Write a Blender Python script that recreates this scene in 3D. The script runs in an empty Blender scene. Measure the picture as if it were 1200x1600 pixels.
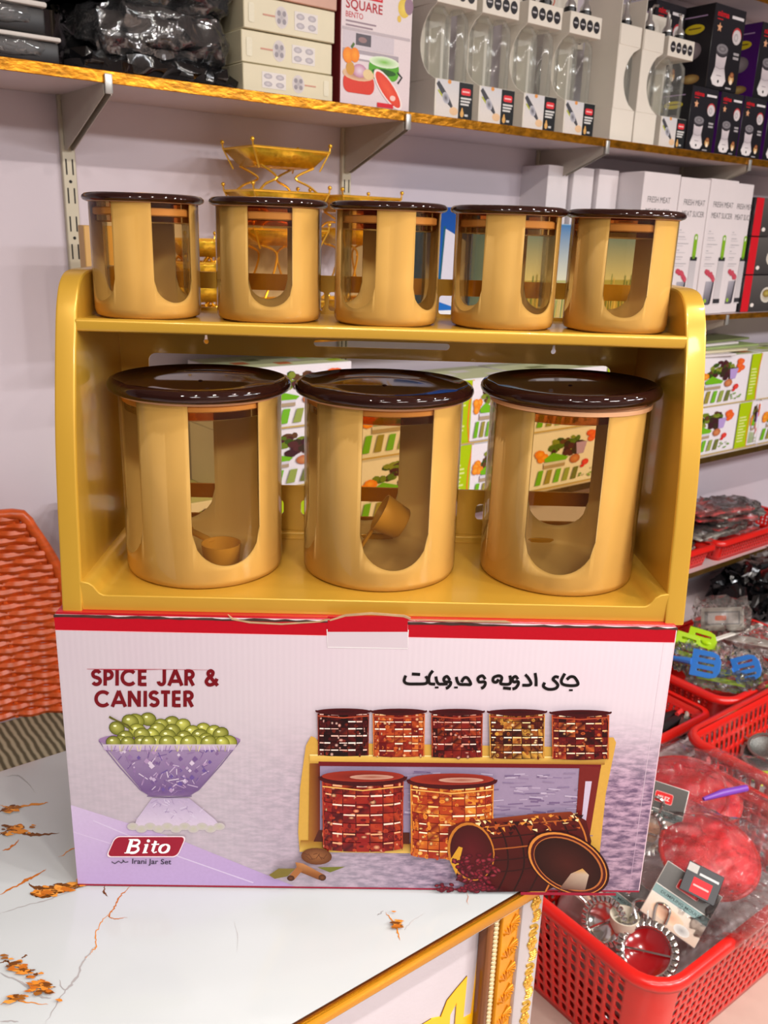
import bpy, bmesh, math, random
from mathutils import Vector, Matrix
from mathutils.geometry import tessellate_polygon
random.seed(7)
PI = math.pi
C = bpy.context.scene.collection
SC = bpy.context.scene
T = 0.77                                        # height of the counter top over the floor

# ------------------------------------------------------------------ camera
FOC, PITCH, ROLL, YAW = 1377.958, 0.3074067, 0.0331179, 0.0294177
CAM = Vector((0.264336, -0.711116, 0.614312))   # relative to the counter top
_cy, _sy = math.cos(YAW), math.sin(YAW)
FWD = Vector((_sy * math.cos(PITCH), _cy * math.cos(PITCH), -math.sin(PITCH)))
_r = Vector((_cy, -_sy, 0)); _u = _r.cross(FWD)
RGT = _r * math.cos(ROLL) + _u * math.sin(ROLL)
UPV = -_r * math.sin(ROLL) + _u * math.cos(ROLL)
cam = bpy.data.cameras.new('camera'); camo = bpy.data.objects.new('camera', cam); C.objects.link(camo)
M = Matrix((RGT, UPV, -FWD)).transposed().to_4x4(); M.translation = CAM + Vector((0, 0, T))
camo.matrix_world = M
cam.sensor_fit = 'VERTICAL'; cam.sensor_height = 36; cam.lens = FOC / 1600 * 36
cam.clip_start = 0.02
cam.dof.use_dof = True; cam.dof.focus_distance = 0.78; cam.dof.aperture_fstop = 16
SC.camera = camo

# wall frame: a along the shelves, o out from the wall, z over the counter top
PHI = 0.630956850570324
DV = Vector((math.cos(PHI), math.sin(PHI), 0)); NV = Vector((-math.sin(PHI), math.cos(PHI), 0))
P0 = Vector((-0.28552023, 1.03570577, 0))
def WP(a, o, z): return P0 + DV * a - NV * o + Vector((0, 0, z))
def ray(px, py): return FWD + RGT * ((px - 600) / FOC) - UPV * ((py - 800) / FOC)
def on_wall(px, py, o):
    d = ray(px, py); t = (NV.dot(P0) - o - NV.dot(CAM)) / NV.dot(d); P = CAM + d * t; q = P - P0
    return q.dot(DV), P.z
def on_y(px, py, y=0.0):
    d = ray(px, py); P = CAM + d * ((y - CAM.y) / d.y); return P.x, P.z
def on_z(px, py, z=0.0):
    d = ray(px, py); P = CAM + d * ((z - CAM.z) / d.z); return P.x, P.y

# ------------------------------------------------------------------ world, lights, exposure
w = bpy.data.worlds.new('World'); SC.world = w; w.use_nodes = True
w.node_tree.nodes['Background'].inputs[0].default_value = (1.0, 0.95, 0.93, 1)
w.node_tree.nodes['Background'].inputs[1].default_value = 0.05
vs = SC.view_settings; vs.view_transform = 'Standard'; vs.look = 'None'; vs.gamma = 1; vs.exposure = 0.0
try: vs.use_curve_mapping = False
except Exception: pass
CEIL = 1.80
def lamp(a, o, power, size, col=(1.0, .93, .86)):
    l = bpy.data.lights.new('downlight', 'AREA'); l.shape = 'DISK'; l.size = size; l.energy = power; l.color = col
    ob = bpy.data.objects.new('downlight', l); C.objects.link(ob)
    ob.location = WP(a, o, CEIL - 0.012) + Vector((0, 0, T)); return ob
def fill_lamp(a, o, power, sx, sy, col=(1.0, .965, .94)):  # unseen area lamp added as soft frontal fill, no known fixture
    l = bpy.data.lights.new('added_fill_light', 'AREA'); l.shape = 'RECTANGLE'; l.size = sx; l.size_y = sy; l.energy = power; l.color = col
    ob = bpy.data.objects.new('added_fill_light', l); C.objects.link(ob)
    ob.location = WP(a, o, CEIL - 0.012) + Vector((0, 0, T)); ob.rotation_euler = (0, 0, PHI); return ob
for a in (-1.5, -.9, -.3, .3, .9, 1.5, 2.1):
    lamp(a, 2.05, 9.0, .085)
for a, c, e in ((-2.0, (1, .965, .94), 52), (-.7, (1, .965, .94), 36), (.5, (1, .965, .94), 50), (1.7, (.97, .97, 1), 60), (2.8, (.95, .97, 1), 75)):
    fill_lamp(a, 3.7, e, .6, .6, c)  # row of added fill lamps, cooler towards the right

# ------------------------------------------------------------------ materials
def lin(c):
    return c / 12.92 if c <= .04045 else ((c + .055) / 1.055) ** 2.4
def hx(s, a=1.0):
    if isinstance(s, str):
        s = s.lstrip('#'); v = [int(s[i:i + 2], 16) / 255 for i in (0, 2, 4)]
    else: v = [x / 255 for x in s]
    return tuple(lin(x) for x in v) + (a,)
MATS = {}
def nd(nt, t, **k):
    n = nt.nodes.new(t)
    for a, b in k.items(): setattr(n, a, b)
    return n
def mat(name, col, rough=.5, metal=0., var=.08, scale=12., bump=0., bscale=80., coat=0., spec=.5, stretch=None, trans=0.):
    if name in MATS: return MATS[name]
    m = bpy.data.materials.new(name); m.use_nodes = True; nt = m.node_tree; L = nt.links
    b = nt.nodes['Principled BSDF']
    b.inputs['Roughness'].default_value = rough; b.inputs['Metallic'].default_value = metal
    b.inputs['Coat Weight'].default_value = coat; b.inputs['Coat Roughness'].default_value = .08
    b.inputs['Specular IOR Level'].default_value = spec
    b.inputs['Transmission Weight'].default_value = trans
    tc = nd(nt, 'ShaderNodeTexCoord'); src = tc.outputs['Object']
    if stretch:
        mp = nd(nt, 'ShaderNodeMapping'); mp.inputs['Scale'].default_value = stretch; L.new(src, mp.inputs[0]); src = mp.outputs[0]
    n = nd(nt, 'ShaderNodeTexNoise'); n.inputs['Scale'].default_value = scale; n.inputs['Detail'].default_value = 4
    L.new(src, n.inputs['Vector'])
    r = nd(nt, 'ShaderNodeValToRGB'); c = hx(col)
    r.color_ramp.elements[0].position = .3; r.color_ramp.elements[1].position = .7
    r.color_ramp.elements[0].color = tuple(x * (1 - var) for x in c[:3]) + (1,)
    r.color_ramp.elements[1].color = tuple(min(1, x * (1 + var)) for x in c[:3]) + (1,)
    L.new(n.outputs['Fac'], r.inputs[0]); L.new(r.outputs[0], b.inputs['Base Color'])
    if bump:
        n2 = nd(nt, 'ShaderNodeTexNoise'); n2.inputs['Scale'].default_value = bscale; n2.inputs['Detail'].default_value = 3
        L.new(src, n2.inputs['Vector'])
        bp = nd(nt, 'ShaderNodeBump'); bp.inputs['Strength'].default_value = bump; bp.inputs['Distance'].default_value = .004
        L.new(n2.outputs['Fac'], bp.inputs['Height']); L.new(bp.outputs[0], b.inputs['Normal'])
    MATS[name] = m; return m
def thin(name, tint, rough=.04, ior=1.45, bump=0., bscale=40., haze=0., hazecol='#ffffff', gain=1.0):
    """thin clear plastic or glass: tinted see-through layer with a Fresnel gloss and a little haze"""
    if name in MATS: return MATS[name]
    m = bpy.data.materials.new(name); m.use_nodes = True; nt = m.node_tree; L = nt.links
    nt.nodes.remove(nt.nodes['Principled BSDF']); out = nt.nodes['Material Output']
    tr = nd(nt, 'ShaderNodeBsdfTransparent'); gl = nd(nt, 'ShaderNodeBsdfGlossy'); fr = nd(nt, 'ShaderNodeFresnel'); mx = nd(nt, 'ShaderNodeMixShader')
    gl.inputs['Roughness'].default_value = rough; fr.inputs['IOR'].default_value = ior
    tc = nd(nt, 'ShaderNodeTexCoord')
    n = nd(nt, 'ShaderNodeTexNoise'); n.inputs['Scale'].default_value = bscale; n.inputs['Detail'].default_value = 4; n.inputs['Distortion'].default_value = .6
    L.new(tc.outputs['Object'], n.inputs['Vector'])
    r = nd(nt, 'ShaderNodeValToRGB'); c = tint if isinstance(tint, tuple) else hx(tint)
    r.color_ramp.elements[0].color = tuple(x * .97 for x in c[:3]) + (1,); r.color_ramp.elements[1].color = tuple(min(1, x * 1.02) for x in c[:3]) + (1,)
    L.new(n.outputs['Fac'], r.inputs[0]); L.new(r.outputs[0], tr.inputs['Color'])
    base = tr.outputs[0]
    if haze:
        df = nd(nt, 'ShaderNodeBsdfDiffuse'); df.inputs['Color'].default_value = hx(hazecol)
        m2 = nd(nt, 'ShaderNodeMixShader'); m2.inputs[0].default_value = haze
        L.new(base, m2.inputs[1]); L.new(df.outputs[0], m2.inputs[2]); base = m2.outputs[0]
    if gain != 1.0:
        mt = nd(nt, 'ShaderNodeMath', operation='MULTIPLY'); mt.use_clamp = True; mt.inputs[1].default_value = gain
        L.new(fr.outputs[0], mt.inputs[0]); L.new(mt.outputs[0], mx.inputs[0])
    else: L.new(fr.outputs[0], mx.inputs[0])
    L.new(base, mx.inputs[1]); L.new(gl.outputs[0], mx.inputs[2]); L.new(mx.outputs[0], out.inputs[0])
    if bump:
        bp = nd(nt, 'ShaderNodeBump'); bp.inputs['Strength'].default_value = bump; bp.inputs['Distance'].default_value = .01
        L.new(n.outputs['Fac'], bp.inputs['Height'])
        L.new(bp.outputs[0], gl.inputs['Normal']); L.new(bp.outputs[0], fr.inputs['Normal'])
    MATS[name] = m; return m
def print_mat(name, rough=.35):
    if name in MATS: return MATS[name]
    m = bpy.data.materials.new(name); m.use_nodes = True; nt = m.node_tree; L = nt.links
    b = nt.nodes['Principled BSDF']; b.inputs['Roughness'].default_value = rough; b.inputs['Specular IOR Level'].default_value = .22
    at = nd(nt, 'ShaderNodeAttribute'); at.attribute_name = 'Col'
    tc = nd(nt, 'ShaderNodeTexCoord'); n = nd(nt, 'ShaderNodeTexNoise'); n.inputs['Scale'].default_value = 300
    L.new(tc.outputs['Object'], n.inputs['Vector'])
    mr = nd(nt, 'ShaderNodeMapRange'); mr.inputs['To Min'].default_value = .93; mr.inputs['To Max'].default_value = 1.05
    L.new(n.outputs['Fac'], mr.inputs['Value'])
    vm = nd(nt, 'ShaderNodeVectorMath', operation='SCALE'); L.new(at.outputs['Color'], vm.inputs[0]); L.new(mr.outputs[0], vm.inputs['Scale'])
    L.new(vm.outputs[0], b.inputs['Base Color']); MATS[name] = m; return m
PRINT = print_mat('printed_ink')
MATTEPRINT = print_mat('printed_ink_satin', .5)

# ------------------------------------------------------------------ mesh helpers
class MB:
    def __init__(s): s.v = []; s.f = []
    def add(s, vs, fs):
        k = len(s.v); s.v += [tuple(p) for p in vs]; s.f += [tuple(i + k for i in f) for f in fs]; return s
    def box(s, x0, y0, z0, x1, y1, z1):
        return s.add([(x0, y0, z0), (x1, y0, z0), (x1, y1, z0), (x0, y1, z0), (x0, y0, z1), (x1, y0, z1), (x1, y1, z1), (x0, y1, z1)],
                     [(0, 3, 2, 1), (4, 5, 6, 7), (0, 1, 5, 4), (1, 2, 6, 5), (2, 3, 7, 6), (3, 0, 4, 7)])
    def rbox(s, x0, y0, z0, x1, y1, z1, r=.003, seg=2):
        bm = bmesh.new(); bmesh.ops.create_cube(bm, size=1)
        for v in bm.verts: v.co = Vector(((x0 + x1) / 2 + v.co.x * (x1 - x0), (y0 + y1) / 2 + v.co.y * (y1 - y0), (z0 + z1) / 2 + v.co.z * (z1 - z0)))
        bmesh.ops.bevel(bm, geom=bm.edges[:], offset=r, segments=seg, profile=.5, affect='EDGES')
        bm.verts.index_update(); s.add([v.co[:] for v in bm.verts], [[v.index for v in f.verts] for f in bm.faces]); bm.free(); return s
    def lathe(s, prof, n=48, a0=0., a1=2 * PI, c=(0, 0, 0), flip=False):
        full = abs(a1 - a0 - 2 * PI) < 1e-6; m = n if full else n + 1; k = len(prof); vs = []; fs = []
        for i in range(m):
            a = a0 + (a1 - a0) * i / n
            for r, z in prof: vs.append((c[0] + r * math.cos(a), c[1] + r * math.sin(a), c[2] + z))
        for i in range(n):
            j = (i + 1) % m
            for q in range(k - 1):
                f = (i * k + q, j * k + q, j * k + q + 1, i * k + q + 1)
                fs.append(f[::-1] if flip else f)
        return s.add(vs, fs)
    def tube(s, pts, r, n=8, closed=False, cap=True):
        pts = [Vector(p) for p in pts]; m = len(pts); vs = []; fs = []
        rr = r if isinstance(r, (list, tuple)) else [r] * m
        ref = None
        for i, p in enumerate(pts):
            if closed: t = pts[(i + 1) % m] - pts[i - 1]
            else: t = pts[min(i + 1, m - 1)] - pts[max(i - 1, 0)]
            t = t.normalized() if t.length > 0 else Vector((0, 0, 1))
            if ref is None: ref = Vector((0, 0, 1)) if abs(t.z) < .9 else Vector((1, 0, 0))
            b = t.cross(ref); b = b.normalized() if b.length > 1e-6 else t.orthogonal().normalized(); nn = b.cross(t); ref = nn
            for k in range(n):
                a = 2 * PI * k / n; vs.append(p + (b * math.cos(a) + nn * math.sin(a)) * rr[i])
        for i in range(m if closed else m - 1):
            j = (i + 1) % m
            for k in range(n): fs.append((i * n + k, i * n + (k + 1) % n, j * n + (k + 1) % n, j * n + k))
        if cap and not closed: fs.append(tuple(range(n))[::-1]); fs.append(tuple((m - 1) * n + k for k in range(n)))
        return s.add(vs, fs)
    def prism(s, poly, lo, hi, axis='y'):
        """polygon in the plane across `axis`, extruded from lo to hi"""
        def P(u, v, t): return {'y': (u, t, v), 'x': (t, u, v), 'z': (u, v, t)}[axis]
        n = len(poly); vs = [P(u, v, lo) for u, v in poly] + [P(u, v, hi) for u, v in poly]
        tri = tessellate_polygon([[Vector((u, v, 0)) for u, v in poly]])
        fs = [tuple(t) for t in tri] + [tuple(i + n for i in t[::-1]) for t in tri]
        fs += [(i, (i + 1) % n, (i + 1) % n + n, i + n) for i in range(n)]
        return s.add(vs, fs)
    def ball(s, c, rx, ry=None, rz=None, n=10, m=7):
        ry = ry or rx; rz = rz or rx; vs = [(c[0], c[1], c[2] - rz)]; fs = []
        for j in range(1, m):
            ph = -PI / 2 + PI * j / m
            for i in range(n):
                a = 2 * PI * i / n; vs.append((c[0] + rx * math.cos(a) * math.cos(ph), c[1] + ry * math.sin(a) * math.cos(ph), c[2] + rz * math.sin(ph)))
        vs.append((c[0], c[1], c[2] + rz)); e = len(vs) - 1
        for i in range(n): fs.append((0, 1 + (i + 1) % n, 1 + i)); fs.append((e, 1 + (m - 2) * n + i, 1 + (m - 2) * n + (i + 1) % n))
        for j in range(m - 2):
            for i in range(n): fs.append((1 + j * n + i, 1 + j * n + (i + 1) % n, 1 + (j + 1) * n + (i + 1) % n, 1 + (j + 1) * n + i))
        return s.add(vs, fs)
    def xf(s, mtx):
        s.v = [tuple(mtx @ Vector(p)) for p in s.v]; return s
    def mesh(s, name, m, smooth=True, ang=38, fix=True):
        me = bpy.data.meshes.new(name); me.from_pydata(s.v, [], s.f); me.validate()
        if fix:
            bm = bmesh.new(); bm.from_mesh(me); bmesh.ops.recalc_face_normals(bm, faces=bm.faces); bm.to_mesh(me); bm.free()
        if smooth:
            me.polygons.foreach_set('use_smooth', [True] * len(me.polygons)); me.set_sharp_from_angle(angle=math.radians(ang))
        if m: me.materials.append(m)
        return me
    def build(s, name, m, parent=None, loc=(0, 0, 0), rot=(0, 0, 0), **k):
        o = bpy.data.objects.new(name, s.mesh(name, m, **k)); C.objects.link(o); o.location = loc; o.rotation_euler = rot
        if parent: o.parent = parent
        return o
def tag(o, label=None, cat=None, group=None, kind=None):
    if label: o['label'] = label
    if cat: o['category'] = cat
    if group: o['group'] = group
    if kind: o['kind'] = kind
    return o
def thing(name, loc, rz=0., label=None, cat=None, group=None, kind=None, rot=None):
    o = bpy.data.objects.new(name, None); C.objects.link(o); o.empty_display_size = .02
    o.location = Vector(loc) + Vector((0, 0, T)); o.rotation_euler = rot or (0, 0, rz)
    return tag(o, label, cat, group, kind)
def wthing(name, a, o, z, label=None, cat=None, group=None, kind=None, rz=0., rot=None):
    t = thing(name, WP(a, o, z), PHI + rz, label, cat, group, kind)
    if rot: t.rotation_euler = (Matrix.Rotation(PHI, 3, 'Z') @ rot.to_3x3()).to_euler()
    return t
def kids(o): return [c for c in bpy.data.objects if c.parent == o]
def copy_tree(o, parent=None):
    c = o.copy(); C.objects.link(c)
    if parent: c.parent = parent
    for ch in kids(o): copy_tree(ch, c)
    return c
def plate(name, outer, holes, thick, m, parent=None, loc=(0, 0, 0), rot=(0, 0, 0), bevel=0., fill=True):
    """a flat plate in local x,z (extruded along y) with holes"""
    cu = bpy.data.curves.new('tmp', 'CURVE'); cu.dimensions = '2D'; cu.fill_mode = 'BOTH'; cu.extrude = thick / 2 - bevel; cu.bevel_depth = bevel; cu.bevel_resolution = 1
    for lp in [outer] + holes:
        sp = cu.splines.new('POLY'); sp.points.add(len(lp) - 1); sp.use_cyclic_u = True
        for q, (x, y) in zip(sp.points, lp): q.co = (x, y, 0, 1)
    to = bpy.data.objects.new('tmp', cu); C.objects.link(to)
    dg = bpy.context.evaluated_depsgraph_get(); me = bpy.data.meshes.new_from_object(to.evaluated_get(dg))
    bpy.data.objects.remove(to); bpy.data.curves.remove(cu)
    me.transform(Matrix.Rotation(PI / 2, 4, 'X')); me.materials.clear(); me.materials.append(m); me.name = name
    me.polygons.foreach_set('use_smooth', [True] * len(me.polygons)); me.set_sharp_from_angle(angle=math.radians(35))
    o = bpy.data.objects.new(name, me); C.objects.link(o); o.location = loc; o.rotation_euler = rot
    if parent: o.parent = parent
    return o
def rrect(x0, y0, x1, y1, r, n=5):
    out = []
    for cx, cy, a in ((x1 - r, y0 + r, -PI / 2), (x1 - r, y1 - r, 0), (x0 + r, y1 - r, PI / 2), (x0 + r, y0 + r, PI)):
        for i in range(n + 1):
            t = a + PI / 2 * i / n; out.append((cx + r * math.cos(t), cy + r * math.sin(t)))
    return out

# ------------------------------------------------------------------ flat print
_tc = {}
def text_tris(s, off=0.0):
    key = (s, off)
    if key in _tc: return _tc[key]
    cu = bpy.data.curves.new('tmp', 'FONT'); cu.body = s; cu.size = 1; cu.offset = off; cu.resolution_u = 3; cu.fill_mode = 'FRONT'
    to = bpy.data.objects.new('tmp', cu); C.objects.link(to)
    dg = bpy.context.evaluated_depsgraph_get(); me = bpy.data.meshes.new_from_object(to.evaluated_get(dg))
    vs = [v.co[:2] for v in me.vertices]; fs = [tuple(p.vertices) for p in me.polygons]
    bpy.data.objects.remove(to); bpy.data.curves.remove(cu); bpy.data.meshes.remove(me)
    x0 = min(v[0] for v in vs); x1 = max(v[0] for v in vs)
    _tc[key] = (vs, fs, x0, x1); return _tc[key]
class Print:
    """inked shapes on one flat face: mp(u, v, h) gives the local point, h is the ink's height over the face"""
    def __init__(s, mp, step=2e-5, base=2e-4): s.mp = mp; s.h = base; s.step = step; s.v = []; s.f = []; s.c = []
    def raw(s, pts, faces, cols):
        k = len(s.v)
        for (u, v) in pts: s.v.append(s.mp(u, v, s.h))
        for f in faces:
            s.f.append(tuple(i + k for i in f)); s.c += [cols[i] for i in f]
        s.h += s.step
    def poly(s, pts, col, cols=None):
        tri = tessellate_polygon([[Vector((u, v, 0)) for u, v in pts]])
        cc = [hx(c) for c in cols] if cols else [hx(col)] * len(pts)
        s.raw(pts, tri, cc)
    def rect(s, u0, v0, u1, v1, col, col2=None, hor=False):
        if col2 is None: s.poly([(u0, v0), (u1, v0), (u1, v1), (u0, v1)], col)
        elif hor: s.poly([(u0, v0), (u1, v0), (u1, v1), (u0, v1)], None, [col, col2, col2, col])
        else: s.poly([(u0, v0), (u1, v0), (u1, v1), (u0, v1)], None, [col, col, col2, col2])
    def ell(s, cx, cy, rx, ry, col, col2=None, n=16, rot=0., off=(0., 0.), a0=0., a1=2 * PI):
        ca, sa = math.cos(rot), math.sin(rot); pts = [(cx + off[0] * rx, cy + off[1] * ry)]
        full = a1 - a0 > 6.28; m = n if full else n + 1
        for i in range(m):
            t = a0 + (a1 - a0) * i / n; x, y = rx * math.cos(t), ry * math.sin(t); pts.append((cx + x * ca - y * sa, cy + x * sa + y * ca))
        e = hx(col); ce = hx(col2) if col2 else e
        s.raw(pts, [(0, 1 + i, 1 + (i + 1) % m) for i in range(n)], [ce] + [e] * m)
    def stroke(s, pts, wd, col):
        pts = [Vector(p) for p in pts]; n = len(pts); ww = wd if isinstance(wd, (list, tuple)) else [wd] * n; L = []; R = []
        for i, p in enumerate(pts):
            t = pts[min(i + 1, n - 1)] - pts[max(i - 1, 0)]; t = t.normalized() if t.length else Vector((1, 0)); q = Vector((-t.y, t.x)) * ww[i] / 2
            L.append(tuple(p + q)); R.append(tuple(p - q))
        s.raw(L + R, [(i, i + 1, n + i + 1, n + i) for i in range(n - 1)], [hx(col)] * (2 * n))
    def text(s, t, u0, v0, u1, v1, hgt, col, off=0., up=None, shear=0.):
        """baseline from (u0,v0) to (u1,v1); capital height hgt along `up`"""
        vs, fs, x0, x1 = text_tris(t, off); b = Vector((u1 - u0, v1 - v0)); W = x1 - x0
        e = b.normalized(); n = Vector(up) if up else Vector((-e.y, e.x))
        pts = []
        for x, y in vs:
            q = Vector((u0, v0)) + b * ((x - x0) / W) + n * (hgt * y / .73) + e * (shear * hgt * y / .73); pts.append(tuple(q))
        s.raw(pts, fs, [hx(col)] * len(pts))
    def build(s, name, parent, m=None):
        me = bpy.data.meshes.new(name); me.from_pydata(s.v, [], s.f)
        at = me.color_attributes.new('Col', 'FLOAT_COLOR', 'CORNER')
        flat = [x for c in s.c for x in c]; at.data.foreach_set('color', flat)
        me.materials.append(m or PRINT)
        o = bpy.data.objects.new(name, me); C.objects.link(o); o.parent = parent; return o
def smooth_path(pts, n=6):
    """Catmull-Rom through 2D or 3D points"""
    P = [Vector(p) for p in pts]; P = [P[0]] + P + [P[-1]]; out = []
    for i in range(1, len(P) - 2):
        for k in range(n):
            t = k / n; a, b, c, d = P[i - 1], P[i], P[i + 1], P[i + 2]
            out.append(.5 * ((2 * b) + (c - a) * t + (2 * a - 5 * b + 4 * c - d) * t * t + (3 * b - a - 3 * c + d) * t ** 3))
    out.append(P[-2]); return out

# ================================================================== THE ROOM
M_wall = mat('wall_paint', (206, 195, 203), .55, var=.03, scale=3, bump=.02, bscale=300)
M_floor = mat('floor_tile_beige', (196, 172, 158), .25, var=.06, scale=6)
M_ceil = mat('ceiling_white', (190, 186, 182), .8, var=.02)
M_grout = mat('grout_grey', (105, 95, 88), .8)
def wstruct(name, mb, m, **k):
    ob = bpy.data.objects.new(name, mb.mesh(name, m, **k)); C.objects.link(ob)
    ob.location = WP(0, 0, 0) + Vector((0, 0, T)); ob.rotation_euler = (0, 0, PHI); ob['kind'] = 'structure'; return ob
# local frame of these: x = a, y = -o, z over the counter top
wstruct('wall_back', MB().box(-3.2, 0, -T, 4.2, .1, CEIL), M_wall)
wstruct('wall_front', MB().box(-3.2, -5.1, -T, 4.2, -5.0, CEIL), mat('far_wall_taupe', (150, 136, 128), .7, var=.1))
wstruct('ceiling', MB().box(-3.2, -5.1, CEIL, 4.2, .1, CEIL + .08), M_ceil)
fl = wstruct('floor', MB().box(-3.2, -5.1, -T - .08, 4.2, .1, -T - .003), M_grout)
tm = MB().rbox(.0015, .0015, -.004, .5985, .5985, .003, .0015, 1).mesh('floor_tile', M_floor)
for i in range(6):                                   # tiles the photograph can show; the grout bed lies below
    for j in range(5):
        o = bpy.data.objects.new('floor_tile', tm); C.objects.link(o); o.parent = fl
        o.location = (-1.42 + .6 * i, -2.45 + .6 * j + .03 - .6, -T - .003)

# ================================================================== SHELVING ON THE WALL
M_shelf = mat('shelf_white_laminate', (205, 190, 190), .45, var=.03)
M_goldtrim = mat('gold_foil_trim', (186, 122, 26), .28, metal=.8, var=.45, scale=40, bump=.22, bscale=60, stretch=(1, 1, 2))
M_browntrim = mat('dark_gold_trim', (92, 66, 20), .35, metal=.5, var=.25, scale=30)
M_upright = mat('cream_steel', (196, 188, 166), .42, metal=.15, var=.04)
M_bracket = mat('bracket_steel', (188, 180, 166), .42, metal=.25, var=.05)
M_dark = mat('dark_slot', (28, 26, 26), .8)
M_zinc = mat('zinc_tip', (190, 190, 186), .35, metal=.6)
def shelf(name, a0, a1, z0, z1, dep, label, trim=M_goldtrim):
    t = wthing(name, a0, 0, z0, label, 'shelf')
    MB().box(0, -dep + .002, 0, a1 - a0, -.001, z1 - z0 - .0005).build('board', M_shelf, t)
    MB().rbox(0, -dep - .0012, -.001, a1 - a0, -dep + .002, z1 - z0 + .0005, .0008, 1).build('edge_trim', trim, t)
    return t
S1B, S1T, S2B, S2T, S3B, S3T, S4B, S4T = .829, .846, .398, .413, -.045, -.028, -.437, -.421
DEP = .219
shelf('wall_shelf', -1.6, 3.4, S1B, S1T, DEP, 'long gold-edged wall shelf across the top holding bags and bottle sets')
shelf('wall_shelf', .03, 3.4, S2B, S2T, DEP, 'gold-edged shelf carrying the white slicer boxes and gold baskets')
shelf('wall_shelf', -.05, 3.4, S3B, S3T, DEP, 'shelf under the green vegetable chopper boxes', M_browntrim)
shelf('wall_shelf', .7, 3.4, S4B, S4T, DEP, 'dark-edged low shelf carrying the shallow red baskets', M_browntrim)
ups = []
upnames = ['slotted steel upright beside the left end of the spice rack', 'slotted steel upright behind the gold basket stand', 'slotted steel upright beside the shaded slicer boxes', 'slotted steel upright behind the rightmost stock boxes']
for i, a in enumerate((-.001, .616, 1.236, 1.86)):
    t = wthing('shelf_upright', a, 0, -T, upnames[i], 'upright', 'slotted shelf uprights')
    MB().rbox(-.0125, -.011, 0, .0125, 0, T + 1.5, .0015, 1).build('channel', M_upright, t)
    sl = MB(); hl = MB()
    k = 0; z = .03
    while z < T + 1.4:
        for s in (-1, 1): sl.box(s * .0058 - .0013, -.0114, z, s * .0058 + .0013, -.0108, z + .027)
        if k % 2: hl.lathe([(0, 0), (.0028, 0), (.0028, .0006), (0, .0006)], 10)
        z += .0495; k += 1
    tag(sl.build('slots', M_dark, t), kind='stuff')
    hb = MB(); z = .03 + .038
    while z < T + 1.4:
        q = MB().lathe([(0, 0), (.003, 0), (.003, .0006), (0, .0006)], 10).xf(Matrix.Translation((0, -.0108, z)) @ Matrix.Rotation(PI / 2, 4, 'X')); hb.add(q.v, q.f); z += .099
    tag(hb.build('screw_holes', M_dark, t), kind='stuff')
def bracket(a, z, label):
    t = wthing('shelf_bracket', a, .011, z, label, 'bracket', 'shelf brackets')
    L = DEP - .013
    prof = [(0, 0), (-L, 0), (-L, -.018), (-.012, -.092), (0, -.092)]
    for s in (-1, 1): MB().prism([(y, z) for y, z in prof], s * .006 - .0008, s * .006 + .0008, 'x').build('side_plate', M_bracket, t)
    MB().box(-.006, -L, -.003, .006, 0, -.0005).build('top_plate', M_bracket, t)
    MB().rbox(-.0065, -L - .009, -.017, .0065, -L - .0035, .013, .002, 2).build('front_lip', M_zinc, t)
    return t
bl = ['bracket under the top shelf left of the gold basket stand', 'bracket under the top shelf over the gold tray', 'bracket under the top shelf above the shaded slicer boxes', 'bracket under the top shelf above the rightmost slicer boxes']
for i, a in enumerate((-.001, .616, 1.236, 1.86)): bracket(a, S1B, bl[i])
bracket(1.86, S2B, 'bracket under the slicer box shelf at its right end')

# ================================================================== COUNTER
M_marble = mat('marble_laminate', (188, 193, 194), .14, var=.02, scale=5, coat=.3)
M_cgold = mat('gold_counter_edge', (222, 158, 30), .2, metal=.8, var=.06, scale=9)
M_cpanel = mat('counter_panel_grey', (196, 188, 194), .25, var=.03, bump=.06, bscale=220)
M_ornyel = mat('yellow_ornament', (246, 184, 8), .35, var=.04)
M_brownstrip = mat('brown_glossy_strip', (112, 60, 12), .22, var=.3, scale=20, stretch=(8, 8, .5))
M_rope = mat('rope_gilt', (214, 196, 150), .35, metal=.35, var=.2, scale=60)
M_leafgold = mat('gold_leaf_strip', (226, 150, 24), .32, metal=.5, var=.12, scale=40)
M_silver = mat('silver_strip', (196, 194, 198), .3, metal=.55, var=.05)
M_flower = mat('gilt_flower', (226, 178, 74), .25, metal=.6, var=.25, scale=120)
OF, OB = 1.255, .766                                    # front and back of the counter in the wall frame
aR = on_wall(843, 1394, OF)[0]; aL = -1.75
ct = wthing('display_counter', aR, OF, -T, 'white marble-topped counter with gold edge and ornamented grey front', 'counter')
# local: x = a-aR, y 0 at the front face growing to the wall, z from the floor
LY = OF - OB
MB().rbox(aL - aR, -.004, T - .022, -.001, LY, T, .0015, 2).build('marble_top', M_marble, ct)
tz = on_wall(640, 1506, OF)[1]
MB().rbox(aL - aR, -.009, T + tz, 0, -.0045, T - .0015, .0015, 2).build('edge_trim', M_cgold, ct)
MB().box(aL - aR, -.0062, T - .0014, 0, -.0042, T + .0004).build('trim_line', mat('dark_gold_line', (96, 52, 16), .3, metal=.6), ct)
MB().box(aL - aR, .012, .02, -.05, .03, T + tz).build('front_panel', M_cpanel, ct)
MB().box(-.02, .012, .0, 0, LY - .01, T - .0225).build('side_panel', M_cpanel, ct)
MB().box(aL - aR, .06, 0, -.03, .08, .09).build('plinth', M_brownstrip, ct)
MB().box(aL - aR, LY - .06, 0, -.03, LY - .04, T - .0225).build('back_panel', M_cpanel, ct)
def ca(px, py): return on_wall(px, py, OF)[0] - aR
xs = [ca(843, 1394), ca(816, 1395), ca(787, 1417), ca(778, 1424), ca(766, 1433)]
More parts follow.
